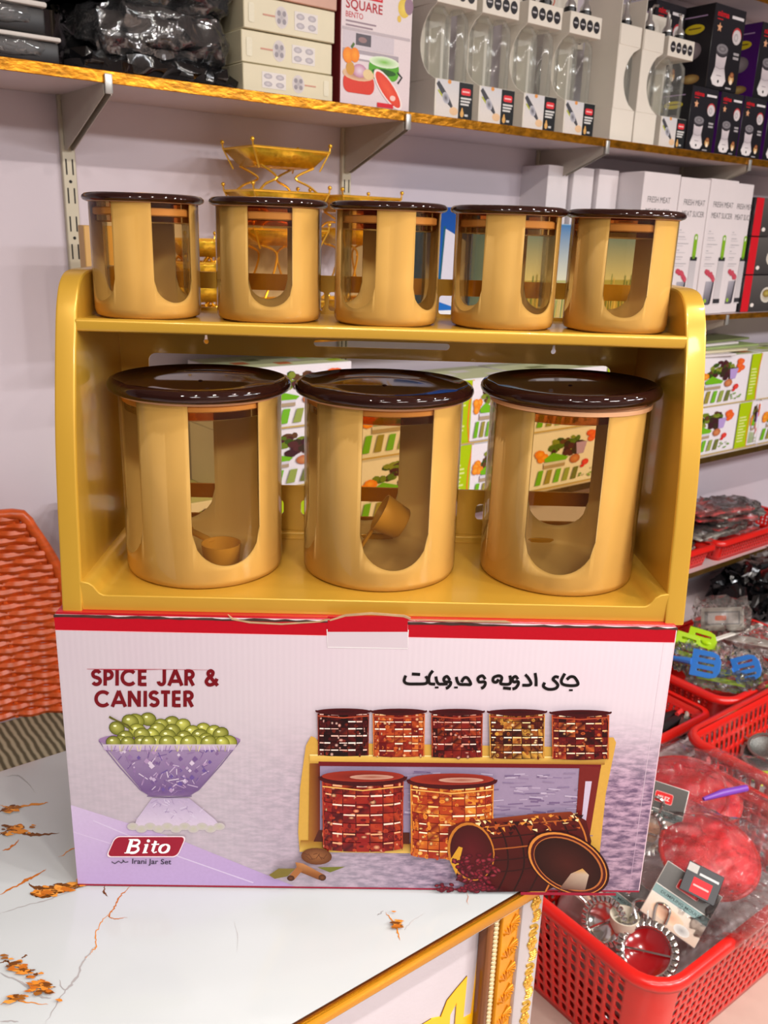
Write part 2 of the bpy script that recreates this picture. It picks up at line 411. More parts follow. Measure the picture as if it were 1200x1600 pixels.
xs2 = [ca(813, 1600), ca(787, 1600), ca(766, 1600), ca(757, 1600), ca(746, 1600)]
ex = [(a + b) / 2 for a, b in zip(xs, xs2)]; ex[0] = 0
zt = T + tz
MB().rbox(ex[1], -.007, 0, 0, .012, zt, .003, 2).build('silver_strip', M_silver, ct)
MB().rbox(ex[2], -.003, 0, ex[1], .012, zt, .001, 1).build('gold_strip', M_leafgold, ct)
MB().rbox(ex[4], -.001, 0, ex[3], .012, zt, .003, 2).build('brown_strip', M_brownstrip, ct)
MB().box(ex[3], .004, 0, ex[2], .012, zt).build('rope_backing', M_brownstrip, ct)
rp = MB(); z = .3
xm = (ex[2] + ex[3]) / 2; rw = (ex[2] - ex[3]) / 2
bead = MB().ball((0, 0, 0), rw * .95, rw * .6, rw * .75, 8, 5).mesh('rope_strand', M_rope)
z = zt - .006
while z > T - .34:
    o = bpy.data.objects.new('rope_strand', bead); C.objects.link(o); o.parent = ct; o.location = (xm, .0015, z); o.rotation_euler = (0, .6, 0); z -= rw * 1.3
# embossed leaf fans on the gold strip, gilt flowers on the silver strip
fan = MB()
for k in range(7):
    a = math.radians(20 + k * 23.3); fan.tube([(0, 0, 0), (math.cos(a) * .0095, -.0006, math.sin(a) * .013)], [.0003, .0011], 5)
fme = fan.mesh('embossed_leaf', M_leafgold)
z = zt - .02; gx = (ex[1] + ex[2]) / 2; k = 0
while z > T - .34:
    o = bpy.data.objects.new('embossed_leaf', fme); C.objects.link(o); o.parent = ct; o.location = (gx, -.0033, z); o.rotation_euler = (0, 0, 0) if k % 2 else (0, PI / 2 + .3, 0); z -= .0145; k += 1
fl_ = MB()
for k in range(6):
    a = k * PI / 3; fl_.ball((math.cos(a) * .0045, 0, math.sin(a) * .0052), .0026, .002, .0036, 7, 5)
fl_.ball((0, -.001, 0), .003, .0022, .003, 7, 5)
sh = MB()
for k in range(5): sh.ball((.0045 - .001 * abs(k - 2), 0, (k - 2) * .0026), .0058, .0018, .0014, 8, 5)
sc_ = MB().tube(smooth_path([(-.005, 0, .006), (.004, 0, .004), (.005, 0, -.001), (-.002, 0, -.001), (-.004, 0, -.005), (.005, 0, -.006)]), .0016, 6)
fms = [fl_.mesh('gilt_flower', M_flower), sh.mesh('gilt_shell', M_flower), sc_.mesh('gilt_scroll', M_flower)]
z = zt - .008; k = 0; sx = ex[1] * .42
while z > T - .34:
    o = bpy.data.objects.new(['gilt_flower', 'gilt_shell', 'gilt_scroll'][k % 3], fms[k % 3]); C.objects.link(o); o.parent = ct; o.location = (sx, -.0078, z); z -= .0165; k += 1
# yellow ornament on the grey panel
poly = [(655, 455), (600, 485), (525, 1115), (455, 1155), (490, 795), (400, 900), (320, 1000), (265, 1140), (190, 1155), (100, 1210), (20, 1330), (330, 1330), (345, 1120), (400, 1015), (385, 1200), (370, 1330), (500, 1330), (530, 1190), (585, 1130)]
pw = []
for u, v in poly:
    a, z = on_wall(640 + u / 5.4545, 1380 + v / 5.4545, OF - .011); pw.append((a - aR, z + T))
orn = MB().prism(pw, .0105, .012, 'y').build('yellow_ornament', M_ornyel, ct)
cx_ = sum(p[0] for p in pw) / len(pw); cz_ = sum(p[1] for p in pw) / len(pw)
MB().prism([(cx_ + (x - cx_) * 1.02, cz_ + (z - cz_) * 1.012) for x, z in pw], .0112, .0121, 'y').build('ornament_outline', mat('brown_outline', (90, 50, 20), .4), ct)
# marble veins: flat print in the laminate
cinv = ct.matrix_basis.inverted()
def top_map(u, v, h):
    x, y = on_z(u, v, 0.0); return tuple(Matrix.Rotation(-PHI, 3, 'Z') @ (Vector((x, y, T + h)) - ct.location))
pv = Print(top_map, 1e-5, 1.5e-4)
rv = random.Random(3)
def vein(pts, wd, col, jit=3.0, n=7):
    sp = smooth_path(pts, n); q = [(p.x + rv.uniform(-jit, jit) * .5, p.y + rv.uniform(-jit, jit) * .35) for p in sp]
    m = len(q); ww = [max(.25, wd * math.sin(PI * (i + .6) / (m + .2)) * rv.uniform(.5, 1.3)) for i in range(m)]
    pv.stroke(q, ww, col)
GR, LG, OR, DO, BR = (165, 160, 160), (196, 194, 194), (214, 132, 44), (188, 104, 30), (110, 62, 22)
def flake(cx, cy, rx, ry, n, ang=-.3):
    for i in range(int(n * 1.8)):
        t = rv.gauss(0, .5); s = rv.gauss(0, .45); x = cx + t * rx; y = cy + s * ry + t * rx * ang
        k = rv.randint(6, 9); r = rv.uniform(1.0, 4.2); ph = rv.uniform(0, 6)
        pts = [(x + r * rv.uniform(.4, 1.7) * math.cos(ph + 2 * PI * j / k) * 2.0, y + r * rv.uniform(.3, 1.1) * math.sin(ph + 2 * PI * j / k)) for j in range(k)]
        pv.poly(pts, rv.choice([OR, OR, DO, (226, 150, 62), BR, BR, (150, 90, 30)]))
for pts, w_, c_ in [
    ([(0, 1258), (20, 1262), (60, 1256), (75, 1254)], 3, OR), ([(0, 1268), (14, 1262), (26, 1258)], 5, BR),
    ([(0, 1305), (20, 1295), (40, 1303), (62, 1304), (92, 1302)], 5, BR), ([(4, 1330), (20, 1322), (30, 1312)], 3, DO),
    ([(10, 1213), (28, 1212), (42, 1222), (54, 1238)], 1.2, GR), ([(92, 1340), (110, 1328), (122, 1325)], 1.6, OR),
    ([(0, 1398), (30, 1382), (52, 1370), (72, 1358)], 4, DO), ([(0, 1428), (40, 1415), (80, 1404), (130, 1385)], 1.6, GR),
    ([(45, 1380), (52, 1386), (70, 1388), (100, 1385), (135, 1384)], 6, BR), ([(48, 1398), (66, 1402), (90, 1396), (128, 1386)], 5, BR),
    ([(165, 1386), (162, 1394), (168, 1400)], 3, BR), ([(205, 1384), (192, 1396), (184, 1408), (178, 1420), (170, 1432), (180, 1436), (198, 1434)], 2.4, DO),
    ([(178, 1420), (160, 1440), (150, 1460), (150, 1480), (142, 1488), (126, 1508)], 1.8, OR), ([(150, 1478), (132, 1500), (118, 1530), (100, 1552), (70, 1600)], 3, GR),
    ([(92, 1530), (100, 1546), (116, 1538)], 1.6, GR), ([(0, 1505), (12, 1502), (20, 1512)], 3, BR), ([(34, 1498), (42, 1492)], 3, BR),
    ([(0, 1570), (20, 1562), (40, 1566), (74, 1570)], 3, OR), ([(0, 1596), (30, 1596)], 2, GR),
    ([(602, 1426), (614, 1440), (620, 1452), (626, 1470)], 3.4, OR), ([(598, 1424), (590, 1430)], 1.4, GR), ([(662, 1428), (640, 1444), (632, 1454)], 1.6, LG),
    ([(366, 1440), (372, 1460), (371, 1488)], .8, LG), ([(730, 1394), (731, 1414)], 1.2, (200, 150, 130)), ([(0, 1520), (30, 1534), (60, 1556), (80, 1560)], 4, GR)]:
    vein(pts, w_, c_)
flake(24, 1296, 22, 10, 26, -.1); flake(16, 1266, 14, 4, 8); flake(84, 1392, 40, 7, 46, -.18); flake(30, 1515, 20, 12, 26, .5); flake(70, 1545, 16, 16, 22, .5); flake(28, 1562, 22, 5, 8); flake(620, 1448, 5, 12, 8, 1.5)
tag(pv.build('marble_veins', ct), kind='stuff')

# ================================================================== CARDBOARD BOX
BW, BH, BD = .55, .28839, .205
M_card = mat('carton_side', (206, 196, 204), .4, var=.03)
M_red = mat('carton_red', (180, 8, 30), .28, var=.06, coat=.15)
M_kraft = mat('kraft_edge', (176, 146, 108), .8, var=.2, scale=60)
def front_mat():
    m = bpy.data.materials.new('carton_front_print'); m.use_nodes = True; nt = m.node_tree; L = nt.links; b = nt.nodes['Principled BSDF']
    b.inputs['Roughness'].default_value = .3
    tc = nd(nt, 'ShaderNodeTexCoord'); sx = nd(nt, 'ShaderNodeSeparateXYZ'); L.new(tc.outputs['Object'], sx.inputs[0])
    mp = nd(nt, 'ShaderNodeMapping'); mp.inputs['Scale'].default_value = (70, 1, 210); L.new(tc.outputs['Object'], mp.inputs[0])
    n = nd(nt, 'ShaderNodeTexNoise'); n.inputs['Scale'].default_value = 1; n.inputs['Detail'].default_value = 5; n.inputs['Roughness'].default_value = .6; L.new(mp.outputs[0], n.inputs['Vector'])
    n2 = nd(nt, 'ShaderNodeTexNoise'); n2.inputs['Scale'].default_value = 9; n2.inputs['Detail'].default_value = 2; L.new(tc.outputs['Object'], n2.inputs['Vector'])
    def mth(op, a, b_=None, clamp=False):
        k = nd(nt, 'ShaderNodeMath', operation=op); k.use_clamp = clamp
        for i, x in enumerate((a, b_)):
            if x is None: continue
            if isinstance(x, (int, float)): k.inputs[i].default_value = x
            else: L.new(x, k.inputs[i])
        return k.outputs[0]
    X, Z = sx.outputs['X'], sx.outputs['Z']
    # printed fade: the pale top of the artwork runs into rippled mauve water to the lower right
    fz = nd(nt, 'ShaderNodeMapRange', interpolation_type='SMOOTHSTEP'); fz.inputs['From Min'].default_value = .215; fz.inputs['From Max'].default_value = .10; L.new(Z, fz.inputs['Value'])
    fx = nd(nt, 'ShaderNodeMapRange', interpolation_type='SMOOTHSTEP'); fx.inputs['From Min'].default_value = .06; fx.inputs['From Max'].default_value = .5; L.new(X, fx.inputs['Value'])
    fac = mth('MULTIPLY', fz.outputs[0], mth('ADD', mth('MULTIPLY', fx.outputs[0], .95), .16), True)
    r1 = nd(nt, 'ShaderNodeValToRGB'); e = r1.color_ramp.elements; e[0].position = .40; e[0].color = hx((92, 70, 104)); e[1].position = .62; e[1].color = hx((180, 150, 174)); L.new(n.outputs['Fac'], r1.inputs[0])
    r2 = nd(nt, 'ShaderNodeValToRGB'); e = r2.color_ramp.elements; e[0].color = hx((206, 197, 203)); e[1].color = hx((204, 186, 198)); L.new(n2.outputs['Fac'], r2.inputs[0])
    mx = nd(nt, 'ShaderNodeMix', data_type='RGBA'); L.new(fac, mx.inputs['Factor']); L.new(r2.outputs[0], mx.inputs['A']); L.new(r1.outputs[0], mx.inputs['B'])
    L.new(mx.outputs['Result'], b.inputs['Base Color'])
    bp = nd(nt, 'ShaderNodeBump'); bp.inputs['Strength'].default_value = .04
    wv = nd(nt, 'ShaderNodeTexWave'); wv.inputs['Scale'].default_value = 60; wv.bands_direction = 'X'; L.new(tc.outputs['Object'], wv.inputs[0]); L.new(wv.outputs[0], bp.inputs['Height']); L.new(bp.outputs[0], b.inputs['Normal'])
    return m
bx = thing('carton', (0, 0, 0.0006), 0, 'printed cardboard carton with red top edge under the gold spice rack', 'box')
t_ = .003
MB().rbox(0, 0, 0, BW, t_, BH - .002, .0012, 2).build('front_panel', front_mat(), bx)
MB().rbox(0, BD - t_, 0, BW, BD, BH - .002, .0012, 1).build('back_panel', M_card, bx)
MB().rbox(0, t_, 0, t_, BD - t_, BH - .002, .001, 1).build('side_panel', M_card, bx)
MB().rbox(BW - t_, t_, 0, BW, BD - t_, BH - .002, .001, 1).build('side_panel', M_card, bx)
MB().box(t_, t_, 0.0002, BW - t_, BD - t_, t_).build('bottom_panel', M_kraft, bx)
MB().rbox(.0005, .0022, BH - .0035, BW - .0005, BD, BH - .0006, .001, 1).build('top_flap', M_red, bx, )
# the torn front fold: a kraft line with ragged tears and the tuck tab
rt = random.Random(5); rag = []
n_ = 60
for i in range(n_ + 1): rag.append((BW * i / n_, BH - .0022 + rt.uniform(-.0006, .0006)))
for i in range(n_, -1, -1): rag.append((BW * i / n_, BH - .0036 - rt.uniform(0, .0007)))
MB().prism(rag, -.0003, .001, 'y').build('torn_edge', mat('dark_fold', (58, 34, 28), .8, var=.4, scale=90), bx)
def FZ(px, py): return on_y(px, py, 0.0)
for nm, q_ in (('kraft_tear', ((356, 961), (364, 967), (392, 972), (440, 974.5), (500, 971), (515, 967), (515, 969), (500, 973), (440, 977), (390, 974.5), (362, 969))), ('kraft_tear', ((514, 969), (540, 961), (580, 958), (632, 962), (642, 966), (640, 968.5), (630, 965), (580, 961), (540, 964), (516, 971))), ('kraft_tear', ((640, 969), (700, 970), (790, 971), (800, 974), (700, 972)))):
    MB().prism([FZ(*p) for p in q_], -.0005, .0008, 'y').build(nm, M_kraft, bx)
tb = [FZ(512, 970), FZ(637, 971), FZ(638, 1013), FZ(512, 1012)]
MB().prism(tb, -.0003, .0004, 'y').build('tuck_tab', mat('carton_tab', (204, 192, 201), .3, var=.02), bx)
fp = Print(lambda u, v, h: (FZ(u, v)[0], -h, FZ(u, v)[1]), 2e-6, 1.0e-4)
def band(y0l, y0r, y1l, y1r, x0l, x0r, x1l, x1r, col, col2=None):
    n = 12; 
    for i in range(n):
        s0, s1 = i / n, (i + 1) / n; q = lambda a, b, s: a + (b - a) * s
        fp.poly([(q(x0l, x0r, s0), q(y0l, y0r, s0)), (q(x0l, x0r, s1), q(y0l, y0r, s1)), (q(x1l, x1r, s1), q(y1l, y1r, s1)), (q(x1l, x1r, s0), q(y1l, y1r, s0))], col)
# red lip and base line
RED = (178, 8, 30)
e = .0004
def pz(x, z): return x, z
fpl = Print(lambda u, v, h: (u, -h, v), 2e-6, .8e-4)
fpl.rect(e, BH - .0165, BW - e, BH - .0034, RED)
fpl.rect(e, BH - .0168, BW - e, BH - .0163, (236, 170, 180))
fpl.rect(e, .0003, BW - e, .0022, (150, 24, 52))
fpl.poly([(e, .0025), (.21, .0025), (.1, .055), (e, .092)], None, [(186, 160, 204), (176, 150, 196), (186, 160, 200), (200, 180, 210)])
fpl.stroke([(.02, .075), (.10, .035), (.17, .006)], .0012, (206, 190, 216))
fpl.stroke([(e, .062), (.06, .04)], .001, (204, 186, 214))
# pale seam strips and the offset print along the right edge
fpl.rect(BW - .0108, .0024, BW - .0102, BH - .0168, (176, 146, 172), (222, 208, 218))
fpl.rect(BW - .0012, .0024, BW - e, BH - .0034, (226, 200, 212))
fpl.build('edge_print', bx)
fp.h = 3.4e-4
# ---- tab outline
for q in ([(511, 984), (512, 1012), (637, 1014), (638, 985)],): fp.stroke(q, 1.3, (236, 232, 234))
fp.rect(512, 964, 637, 988, (178, 8, 30))
# ---- wording
DR = (112, 10, 22)
def arc(cx, cy, rx, ry, a0, a1, n=12): return [(cx + rx * math.cos(math.radians(a0 + (a1 - a0) * i / n)), cy + ry * math.sin(math.radians(a0 + (a1 - a0) * i / n))) for i in range(n + 1)]
GL = {'S': (.56, [arc(.28, .72, .2, .2, 20, 270) + arc(.28, .29, .21, .21, 90, -155)]), 'P': (.56, [[(.1, 0), (.1, 1)], [(.1, .92)] + arc(.27, .68, .21, .24, 90, -90) + [(.1, .44)]]), 'I': (.2, [[(.1, 0), (.1, 1)]]),
      'C': (.84, [arc(.46, .5, .38, .43, 42, 318, 20)]), 'E': (.52, [[(.1, 0), (.1, 1)], [(.1, .92), (.48, .92)], [(.1, .5), (.46, .5)], [(.1, .08), (.48, .08)]]), 'J': (.52, [[(.4, 1), (.4, .28)] + arc(.24, .27, .16, .2, 0, -180)]),
      'A': (.78, [[(.03, 0), (.39, 1)], [(.39, 1), (.75, 0)], [(.18, .28), (.60, .28)]]), 'R': (.58, [[(.1, 0), (.1, 1)], [(.1, .92)] + arc(.28, .70, .2, .22, 90, -90) + [(.1, .48)], [(.28, .48), (.5, 0)]]), 'N': (.76, [[(.1, 0), (.1, 1)], [(.1, .96), (.62, .04)], [(.62, 0), (.62, 1)]]),
      'T': (.50, [[(.25, 0), (.25, .92)], [(.0, .92), (.5, .92)]]), '&': (.78, [[(p.x, p.y) for p in smooth_path([(.72, .0), (.46, .34), (.22, .66), (.21, .84), (.34, .93), (.46, .83), (.42, .66), (.34, .57)], 4)], [(p.x, p.y) for p in smooth_path([(.40, .62), (.18, .44), (.09, .24), (.2, .07), (.40, .07), (.58, .22), (.68, .44)], 4)]]), ' ': (.34, [])}
def geo(txt, x0, x1, yb, h, wd):
    tw = sum(GL[c][0] + .1 for c in txt) - .1; k = (x1 - x0) / tw; u = 0
    for c in txt:
        for s_ in GL[c][1]: fp.stroke([(x0 + (u + x) * k, yb - y * h) for x, y in s_], wd, DR)
        u += GL[c][0] + .1
geo('SPICE JAR &', 143, 342, 1072, 25, 5.6)
geo('CANISTER', 148, 303, 1105, 25, 5.6)
fp.stroke([(136, 1046), (190, 1047), (250, 1046.5), (325, 1047.5)], [.5, 2, .7, .4], (170, 40, 60))
# ---- Persian line, brushed strokes
BK = (14, 12, 14)
def brush(pts, w_=4.7, closed=False, col=BK):
    sp = smooth_path([(620 + x / 4, 1030 + y / 4) for x, y in pts], 6); fp.stroke([(p.x, p.y) for p in sp], w_, col)
for s in ([(1062, 130), (1085, 112), (1112, 118), (1132, 158), (1095, 168), (1040, 160), (1028, 135), (1050, 92)],
          [(1012, 116), (990, 112), (976, 128), (994, 146), (1006, 166), (990, 186), (946, 190), (916, 172), (924, 148)],
          [(864, 88), (870, 130), (870, 172)], [(802, 98), (822, 120), (838, 150), (828, 164), (784, 165)],
          [(757, 128), (742, 110), (722, 124), (730, 144), (757, 142), (758, 160), (742, 182), (722, 188)],
          [(706, 104), (712, 140), (700, 158), (660, 158), (648, 150), (656, 118), (638, 106), (606, 116), (602, 140), (622, 146), (636, 128)],
          [(664, 182), (688, 184), (713, 187)],
          [(553, 128), (534, 106), (508, 120), (514, 144), (548, 144), (552, 160), (540, 178), (526, 184)],
          [(404, 146), (420, 120), (442, 120), (462, 158), (430, 160), (392, 158), (378, 140), (372, 112)],
          [(332, 134), (314, 110), (294, 124), (302, 144), (334, 144), (334, 162), (318, 180), (306, 184)],
          [(318, 156), (286, 158), (262, 156), (250, 140), (244, 110)], [(226, 74), (206, 100), (200, 130), (206, 154), (240, 158)],
          [(180, 108), (192, 132), (180, 154), (120, 157), (66, 155), (46, 138), (56, 104)], [(94, 95), (120, 96), (146, 98)]):
    brush(s)
for x, y in ((1088, 195), (370, 178), (250, 178)): fp.poly([(620 + (x + a) / 4, 1030 + (y + b) / 4) for a, b in ((-12, -5), (11, -5), (11, 7), (-12, 7))], BK)
# ---- bowl of grapes
rg = random.Random(11)
fp.poly([(155, 1155), (376, 1155), (310, 1236), (296, 1244), (236, 1244), (222, 1236)], None, [(160, 138, 170), (160, 138, 172), (110, 82, 130), (124, 96, 140), (124, 96, 140), (110, 82, 130)])
fp.ell(265, 1157, 111, 13, (150, 118, 160), (96, 60, 100), 28)
for i in range(150):                                  # cut-glass facets
    y = rg.uniform(1166, 1240); hw = 108 - (y - 1160) * 1.02; x = 265 + rg.uniform(-1, 1) * hw * .96; r = rg.uniform(3, 9); a = rg.uniform(0, PI)
    c = rg.choice([(186, 164, 194), (112, 84, 136), (206, 190, 210), (104, 80, 146), (140, 110, 156), (170, 140, 178), (126, 98, 142)])
    if rg.random() < .55: fp.stroke([(x - r * math.cos(a), y - r * .8 * math.sin(a)), (x + r * math.cos(a), y + r * .8 * math.sin(a))], rg.uniform(.8, 1.8), c)
    else: fp.poly([(x, y - r * .6), (x + r * .6, y), (x, y + r * .5), (x - r * .5, y)], c)
for s in (-1, 1): fp.stroke([(265 + s * 110, 1158), (265 + s * 80, 1196), (265 + s * 46, 1234), (265 + s * 28, 1245)], 1.6, (120, 96, 136))
fp.stroke([(230, 1244), (265, 1246), (300, 1244)], 1.6, (110, 88, 126))
gr = [(178, 1165), (196, 1152), (183, 1138), (215, 1142), (212, 1127), (232, 1124), (252, 1133), (238, 1148), (222, 1160), (246, 1163), (262, 1150), (268, 1130), (286, 1133), (300, 1144), (278, 1162), (318, 1139), (334, 1143), (322, 1155), (342, 1160), (357, 1166), (305, 1163), (262, 1166), (200, 1168), (326, 1168), (288, 1152), (238, 1160), (345, 1147), (222, 1148), (295, 1168), (312, 1150), (204, 1128), (246, 1140), (355, 1160), (190, 1163), (270, 1142), (232, 1168), (348, 1168)]
gr.sort(key=lambda q: q[1])
for x, y in gr:
    r = rg.uniform(10.5, 13.5); yy = (y if y < 1160 else 1160); k = rg.uniform(.88, 1.08)
    a = rg.uniform(-.4, .4)
    fp.ell(x, yy, r + .8, r * .82 + .8, tuple(int(v * k) for v in (80, 84, 22)), None, 16, a)
    fp.ell(x, yy, r, r * .82, tuple(int(v * k) for v in (116, 118, 32)), tuple(min(255, int(v * k)) for v in (196, 196, 96)), 16, a, (-.1, -.25))
    fp.ell(x - r * .25, yy - r * .3, r * .22, r * .14, (236, 240, 190), None, 8)
fp.poly([(160, 1163), (370, 1163), (366, 1172), (164, 1172)], None, [(196, 184, 190), (196, 184, 190), (176, 150, 190), (176, 150, 190)])
for i in range(30):
    x = 168 + i * 6.6; fp.stroke([(x, 1165), (x + rg.uniform(-5, 5), 1174)], 1.3, rg.choice([(214, 204, 150), (168, 160, 120), (206, 190, 214), (140, 112, 160)]))
fp.stroke([(171, 1120), (185, 1127), (200, 1133), (208, 1141)], [3.4, 2.6, 2.4, 2], (92, 88, 30))
# mirrored bowl in the print, faint
fp.poly([(238, 1247), (296, 1247), (336, 1280), (346, 1292), (210, 1292), (214, 1280)], None, [(176, 158, 188), (176, 158, 188), (200, 184, 206), (206, 190, 208), (206, 190, 208), (200, 184, 206)])
for i in range(46):
    y = rg.uniform(1250, 1284); x = 270 + rg.uniform(-1, 1) * (28 + (y - 1247)); a = rg.uniform(0, PI); r = rg.uniform(3, 7)
    fp.stroke([(x - r * math.cos(a), y - r * .6 * math.sin(a)), (x + r * math.cos(a), y + r * .6 * math.sin(a))], 1, rg.choice([(206, 194, 214), (160, 142, 176), (190, 170, 196)]))
for i in range(11): fp.ell(208 + i * 13.5, 1291 + (i % 2) * 4, 9, 6, (190, 180, 180), (186, 182, 160), 12)
# ---- badge
def rpoly(cx, cy, w, h, sk, r=7, n=4):
    out = []
    for x, y in rrect(-w / 2, -h / 2, w / 2, h / 2, r, n): out.append((cx + x - sk * y, cy + y))
    return out
fp.poly(rpoly(229, 1322.5, 112, 33, .45), (236, 214, 220)); fp.poly(rpoly(229, 1322.5, 109, 30, .45), (150, 22, 46))
# 'Bito' in slanted serif letters, drawn with a broad nib
WH = (250, 246, 246)
def let(pts, w_): fp.stroke(pts, w_, WH)
def sk(x, y): return (x - (y - 1332) * .32, y)
let([sk(200, 1332), sk(200, 1311.5)], 5.4); let([sk(195, 1332.2), sk(211, 1332.2)], 1.6); let([sk(195, 1311.3), sk(210, 1311.3)], 1.6)
let([(p.x, p.y) for p in smooth_path([sk(203, 1312), sk(211, 1313), sk(213, 1317), sk(209, 1321), sk(202, 1321.5)], 5)], [1.6] + [3.4] * 18 + [2.4, 1.4])
let([(p.x, p.y) for p in smooth_path([sk(202, 1321.5), sk(211, 1322), sk(215, 1327), sk(211, 1331.5), sk(202, 1332)], 5)], [1.6] + [3.8] * 18 + [2.4, 1.4])
let([sk(226, 1332), sk(226, 1319)], 4.6); let([sk(222, 1319.5), sk(228, 1318.8)], 1.6); let([sk(223, 1332.2), sk(231, 1331.6)], 1.6); fp.ell(sk(226.5, 1313.5)[0], 1313.5, 2.7, 2.5, WH, None, 12)
let([sk(238, 1330), sk(238, 1313.5)], 4.2); let([sk(233, 1319), sk(245, 1318.6)], 1.9); let([sk(238, 1330), sk(241, 1332), sk(245, 1330.5)], 1.9)
let([(p.x, p.y) for p in smooth_path([sk(255, 1318.8), sk(249, 1322), sk(249, 1329), sk(255, 1332), sk(261, 1329), sk(261, 1322), sk(255, 1318.8)], 5)], [2 + 2.6 * abs(math.sin(PI * i / 15)) for i in range(31)])
fp.text('Irani Jar Set', 207, 1349, 268, 1350, 8.2, (44, 36, 52), .01, up=(0.03, -1))
for q in ([(175, 1346), (180, 1349), (186, 1345), (190, 1348), (194, 1345)], [(192, 1343), (196, 1347), (201, 1346)]): fp.stroke(q, 1.5, (60, 52, 66))
# ---- printed picture of the rack
GD, GD2, GDD = (206, 160, 70), (226, 186, 92), (150, 98, 30)
fp.poly([(492, 1152), (486, 1150), (478, 1165), (469, 1230), (466, 1300), (468, 1328), (476, 1330), (936, 1336), (946, 1240), (962, 1160), (958, 1152), (948, 1152), (944, 1168), (500, 1160)], GD)
fp.poly([(498, 1192), (936, 1196), (918, 1324), (484, 1316), (486, 1200)], (150, 134, 162))
for i in range(220):
    y = rg.uniform(1205, 1320); x = rg.uniform(640, 915); fp.stroke([(x - rg.uniform(4, 14), y), (x + rg.uniform(4, 14), y + rg.uniform(-2, 2))], rg.uniform(1, 3), rg.choice([(130, 112, 146), (172, 156, 182), (116, 96, 132), (186, 172, 196), (140, 122, 152)]))
fp.poly([(484, 1192), (500, 1192), (500, 1318), (482, 1318)], None, [(140, 84, 26), (90, 20, 18), (110, 40, 20), (160, 104, 36)])
fp.poly([(498, 1180), (940, 1184), (938, 1200), (498, 1196)], (106, 16, 26)); fp.poly([(905, 1196), (938, 1198), (918, 1322), (896, 1322)], (112, 30, 28)); fp.poly([(914, 1220), (924, 1220), (912, 1300), (906, 1300)], (196, 184, 206))
fp.poly([(484, 1178), (944, 1182), (944, 1194), (484, 1189)], None, [GD2, GD2, GDD, GD]); fp.poly([(484, 1178), (944, 1182), (944, 1184), (484, 1180)], (240, 214, 140))
fp.poly([(470, 1312), (930, 1324), (934, 1336), (468, 1330)], None, [GDD, GDD, GD2, GD2])
fp.poly([(498, 1296), (640, 1300), (640, 1318), (490, 1314)], (80, 30, 16))
def art_jar(x0, x1, yt, yb, pal, cols, rows, seed, rim=9, big=False):
    q = random.Random(seed); cx = (x0 + x1) / 2; hw = (x1 - x0) / 2; bw = hw * .91; ry = hw * (.16 if big else .07)
    fp.poly([(cx - bw, yt), (cx + bw, yt), (cx + bw * .97, yb - ry * .5), (cx + bw * .6, yb + ry * .2), (cx, yb + ry * .4), (cx - bw * .6, yb + ry * .2), (cx - bw * .97, yb - ry * .5)], pal[0])
    ch = (yb - yt) / rows
    for r in range(rows):
        for k in range(cols):
            a0 = -PI / 2 + PI * k / cols; a1 = -PI / 2 + PI * (k + 1) / cols
            u0, u1 = cx + bw * math.sin(a0), cx + bw * math.sin(a1); sag = lambda u: ry * .6 * math.sqrt(max(0, 1 - ((u - cx) / bw) ** 2)) * (1 if big else .4)
            v0 = yt + ch * r; v1 = v0 + ch * .93; c1 = q.choice(pal[1:5]); c2 = q.choice(pal[:4]); iu = (u1 - u0) * .03
            fp.poly([(u0 + iu, v0 + sag(u0)), (u1 - iu, v0 + sag(u1)), (u1 - iu, v1 + sag(u1)), (u0 + iu, v1 + sag(u0))], None, [c1, c2, c1, c2])
            for _ in range(3 if big else 2):
                uu = q.uniform(u0, u1); vv = q.uniform(v0, v1) + sag(uu); fp.ell(uu, vv, (u1 - u0) * q.uniform(.12, .3), ch * q.uniform(.1, .3), q.choice(pal[:5]), q.choice(pal[1:6]), 7)
            if q.random() < .55 and 0 < k < cols - 1: fp.stroke([(u0 + iu * 2, v0 + ch * .12 + sag(u0)), (u1 - iu * 2, v0 + ch * .12 + sag(u1))], ch * q.uniform(.1, .2), q.choice([pal[5], pal[6]]))
    for k in (-1, 1): fp.stroke([(cx + k * bw, yt), (cx + k * bw * .97, yb - ry * .5)], 1.4, pal[4])
    fp.ell(cx, yt - rim * .35, hw, max(rim * .55, ry), (72, 8, 16), (40, 4, 10), 24)
    if big:
        fp.ell(cx, yt - rim * .6, hw * .93, ry * .8, (150, 44, 30), (92, 20, 18), 24, 0, (.2, .1)); fp.ell(cx + hw * .2, yt - rim * .5, hw * .5, ry * .35, (196, 150, 130), (150, 80, 60), 16)
    fp.stroke([(cx - hw, yt - rim * .5), (cx - hw * .5, yt - rim * .1 + ry * .5), (cx, yt + ry * .6), (cx + hw * .5, yt - rim * .1 + ry * .5), (cx + hw, yt - rim * .5)], 2.2, (60, 8, 14))
    fp.stroke([(cx - bw, yt + ry * .5 + 2), (cx, yt + ry * .9 + 4), (cx + bw, yt + ry * .5 + 2)], 2, (226, 170, 90) if big else (170, 70, 44))
dkp = [(66, 6, 14), (96, 14, 18), (124, 26, 20), (40, 4, 8), (160, 60, 28), (226, 170, 150), (250, 226, 210)]
pinkp = [(110, 20, 18), (150, 40, 22), (176, 70, 30), (96, 12, 16), (206, 110, 44), (240, 200, 150), (255, 240, 220)]
blk = [(28, 4, 8), (56, 8, 14), (84, 14, 18), (20, 2, 6), (120, 36, 22), (236, 190, 176), (255, 236, 226)]
mixp = [(36, 10, 8), (90, 30, 16), (150, 80, 30), (60, 10, 12), (206, 150, 60), (246, 220, 160), (255, 244, 226)]
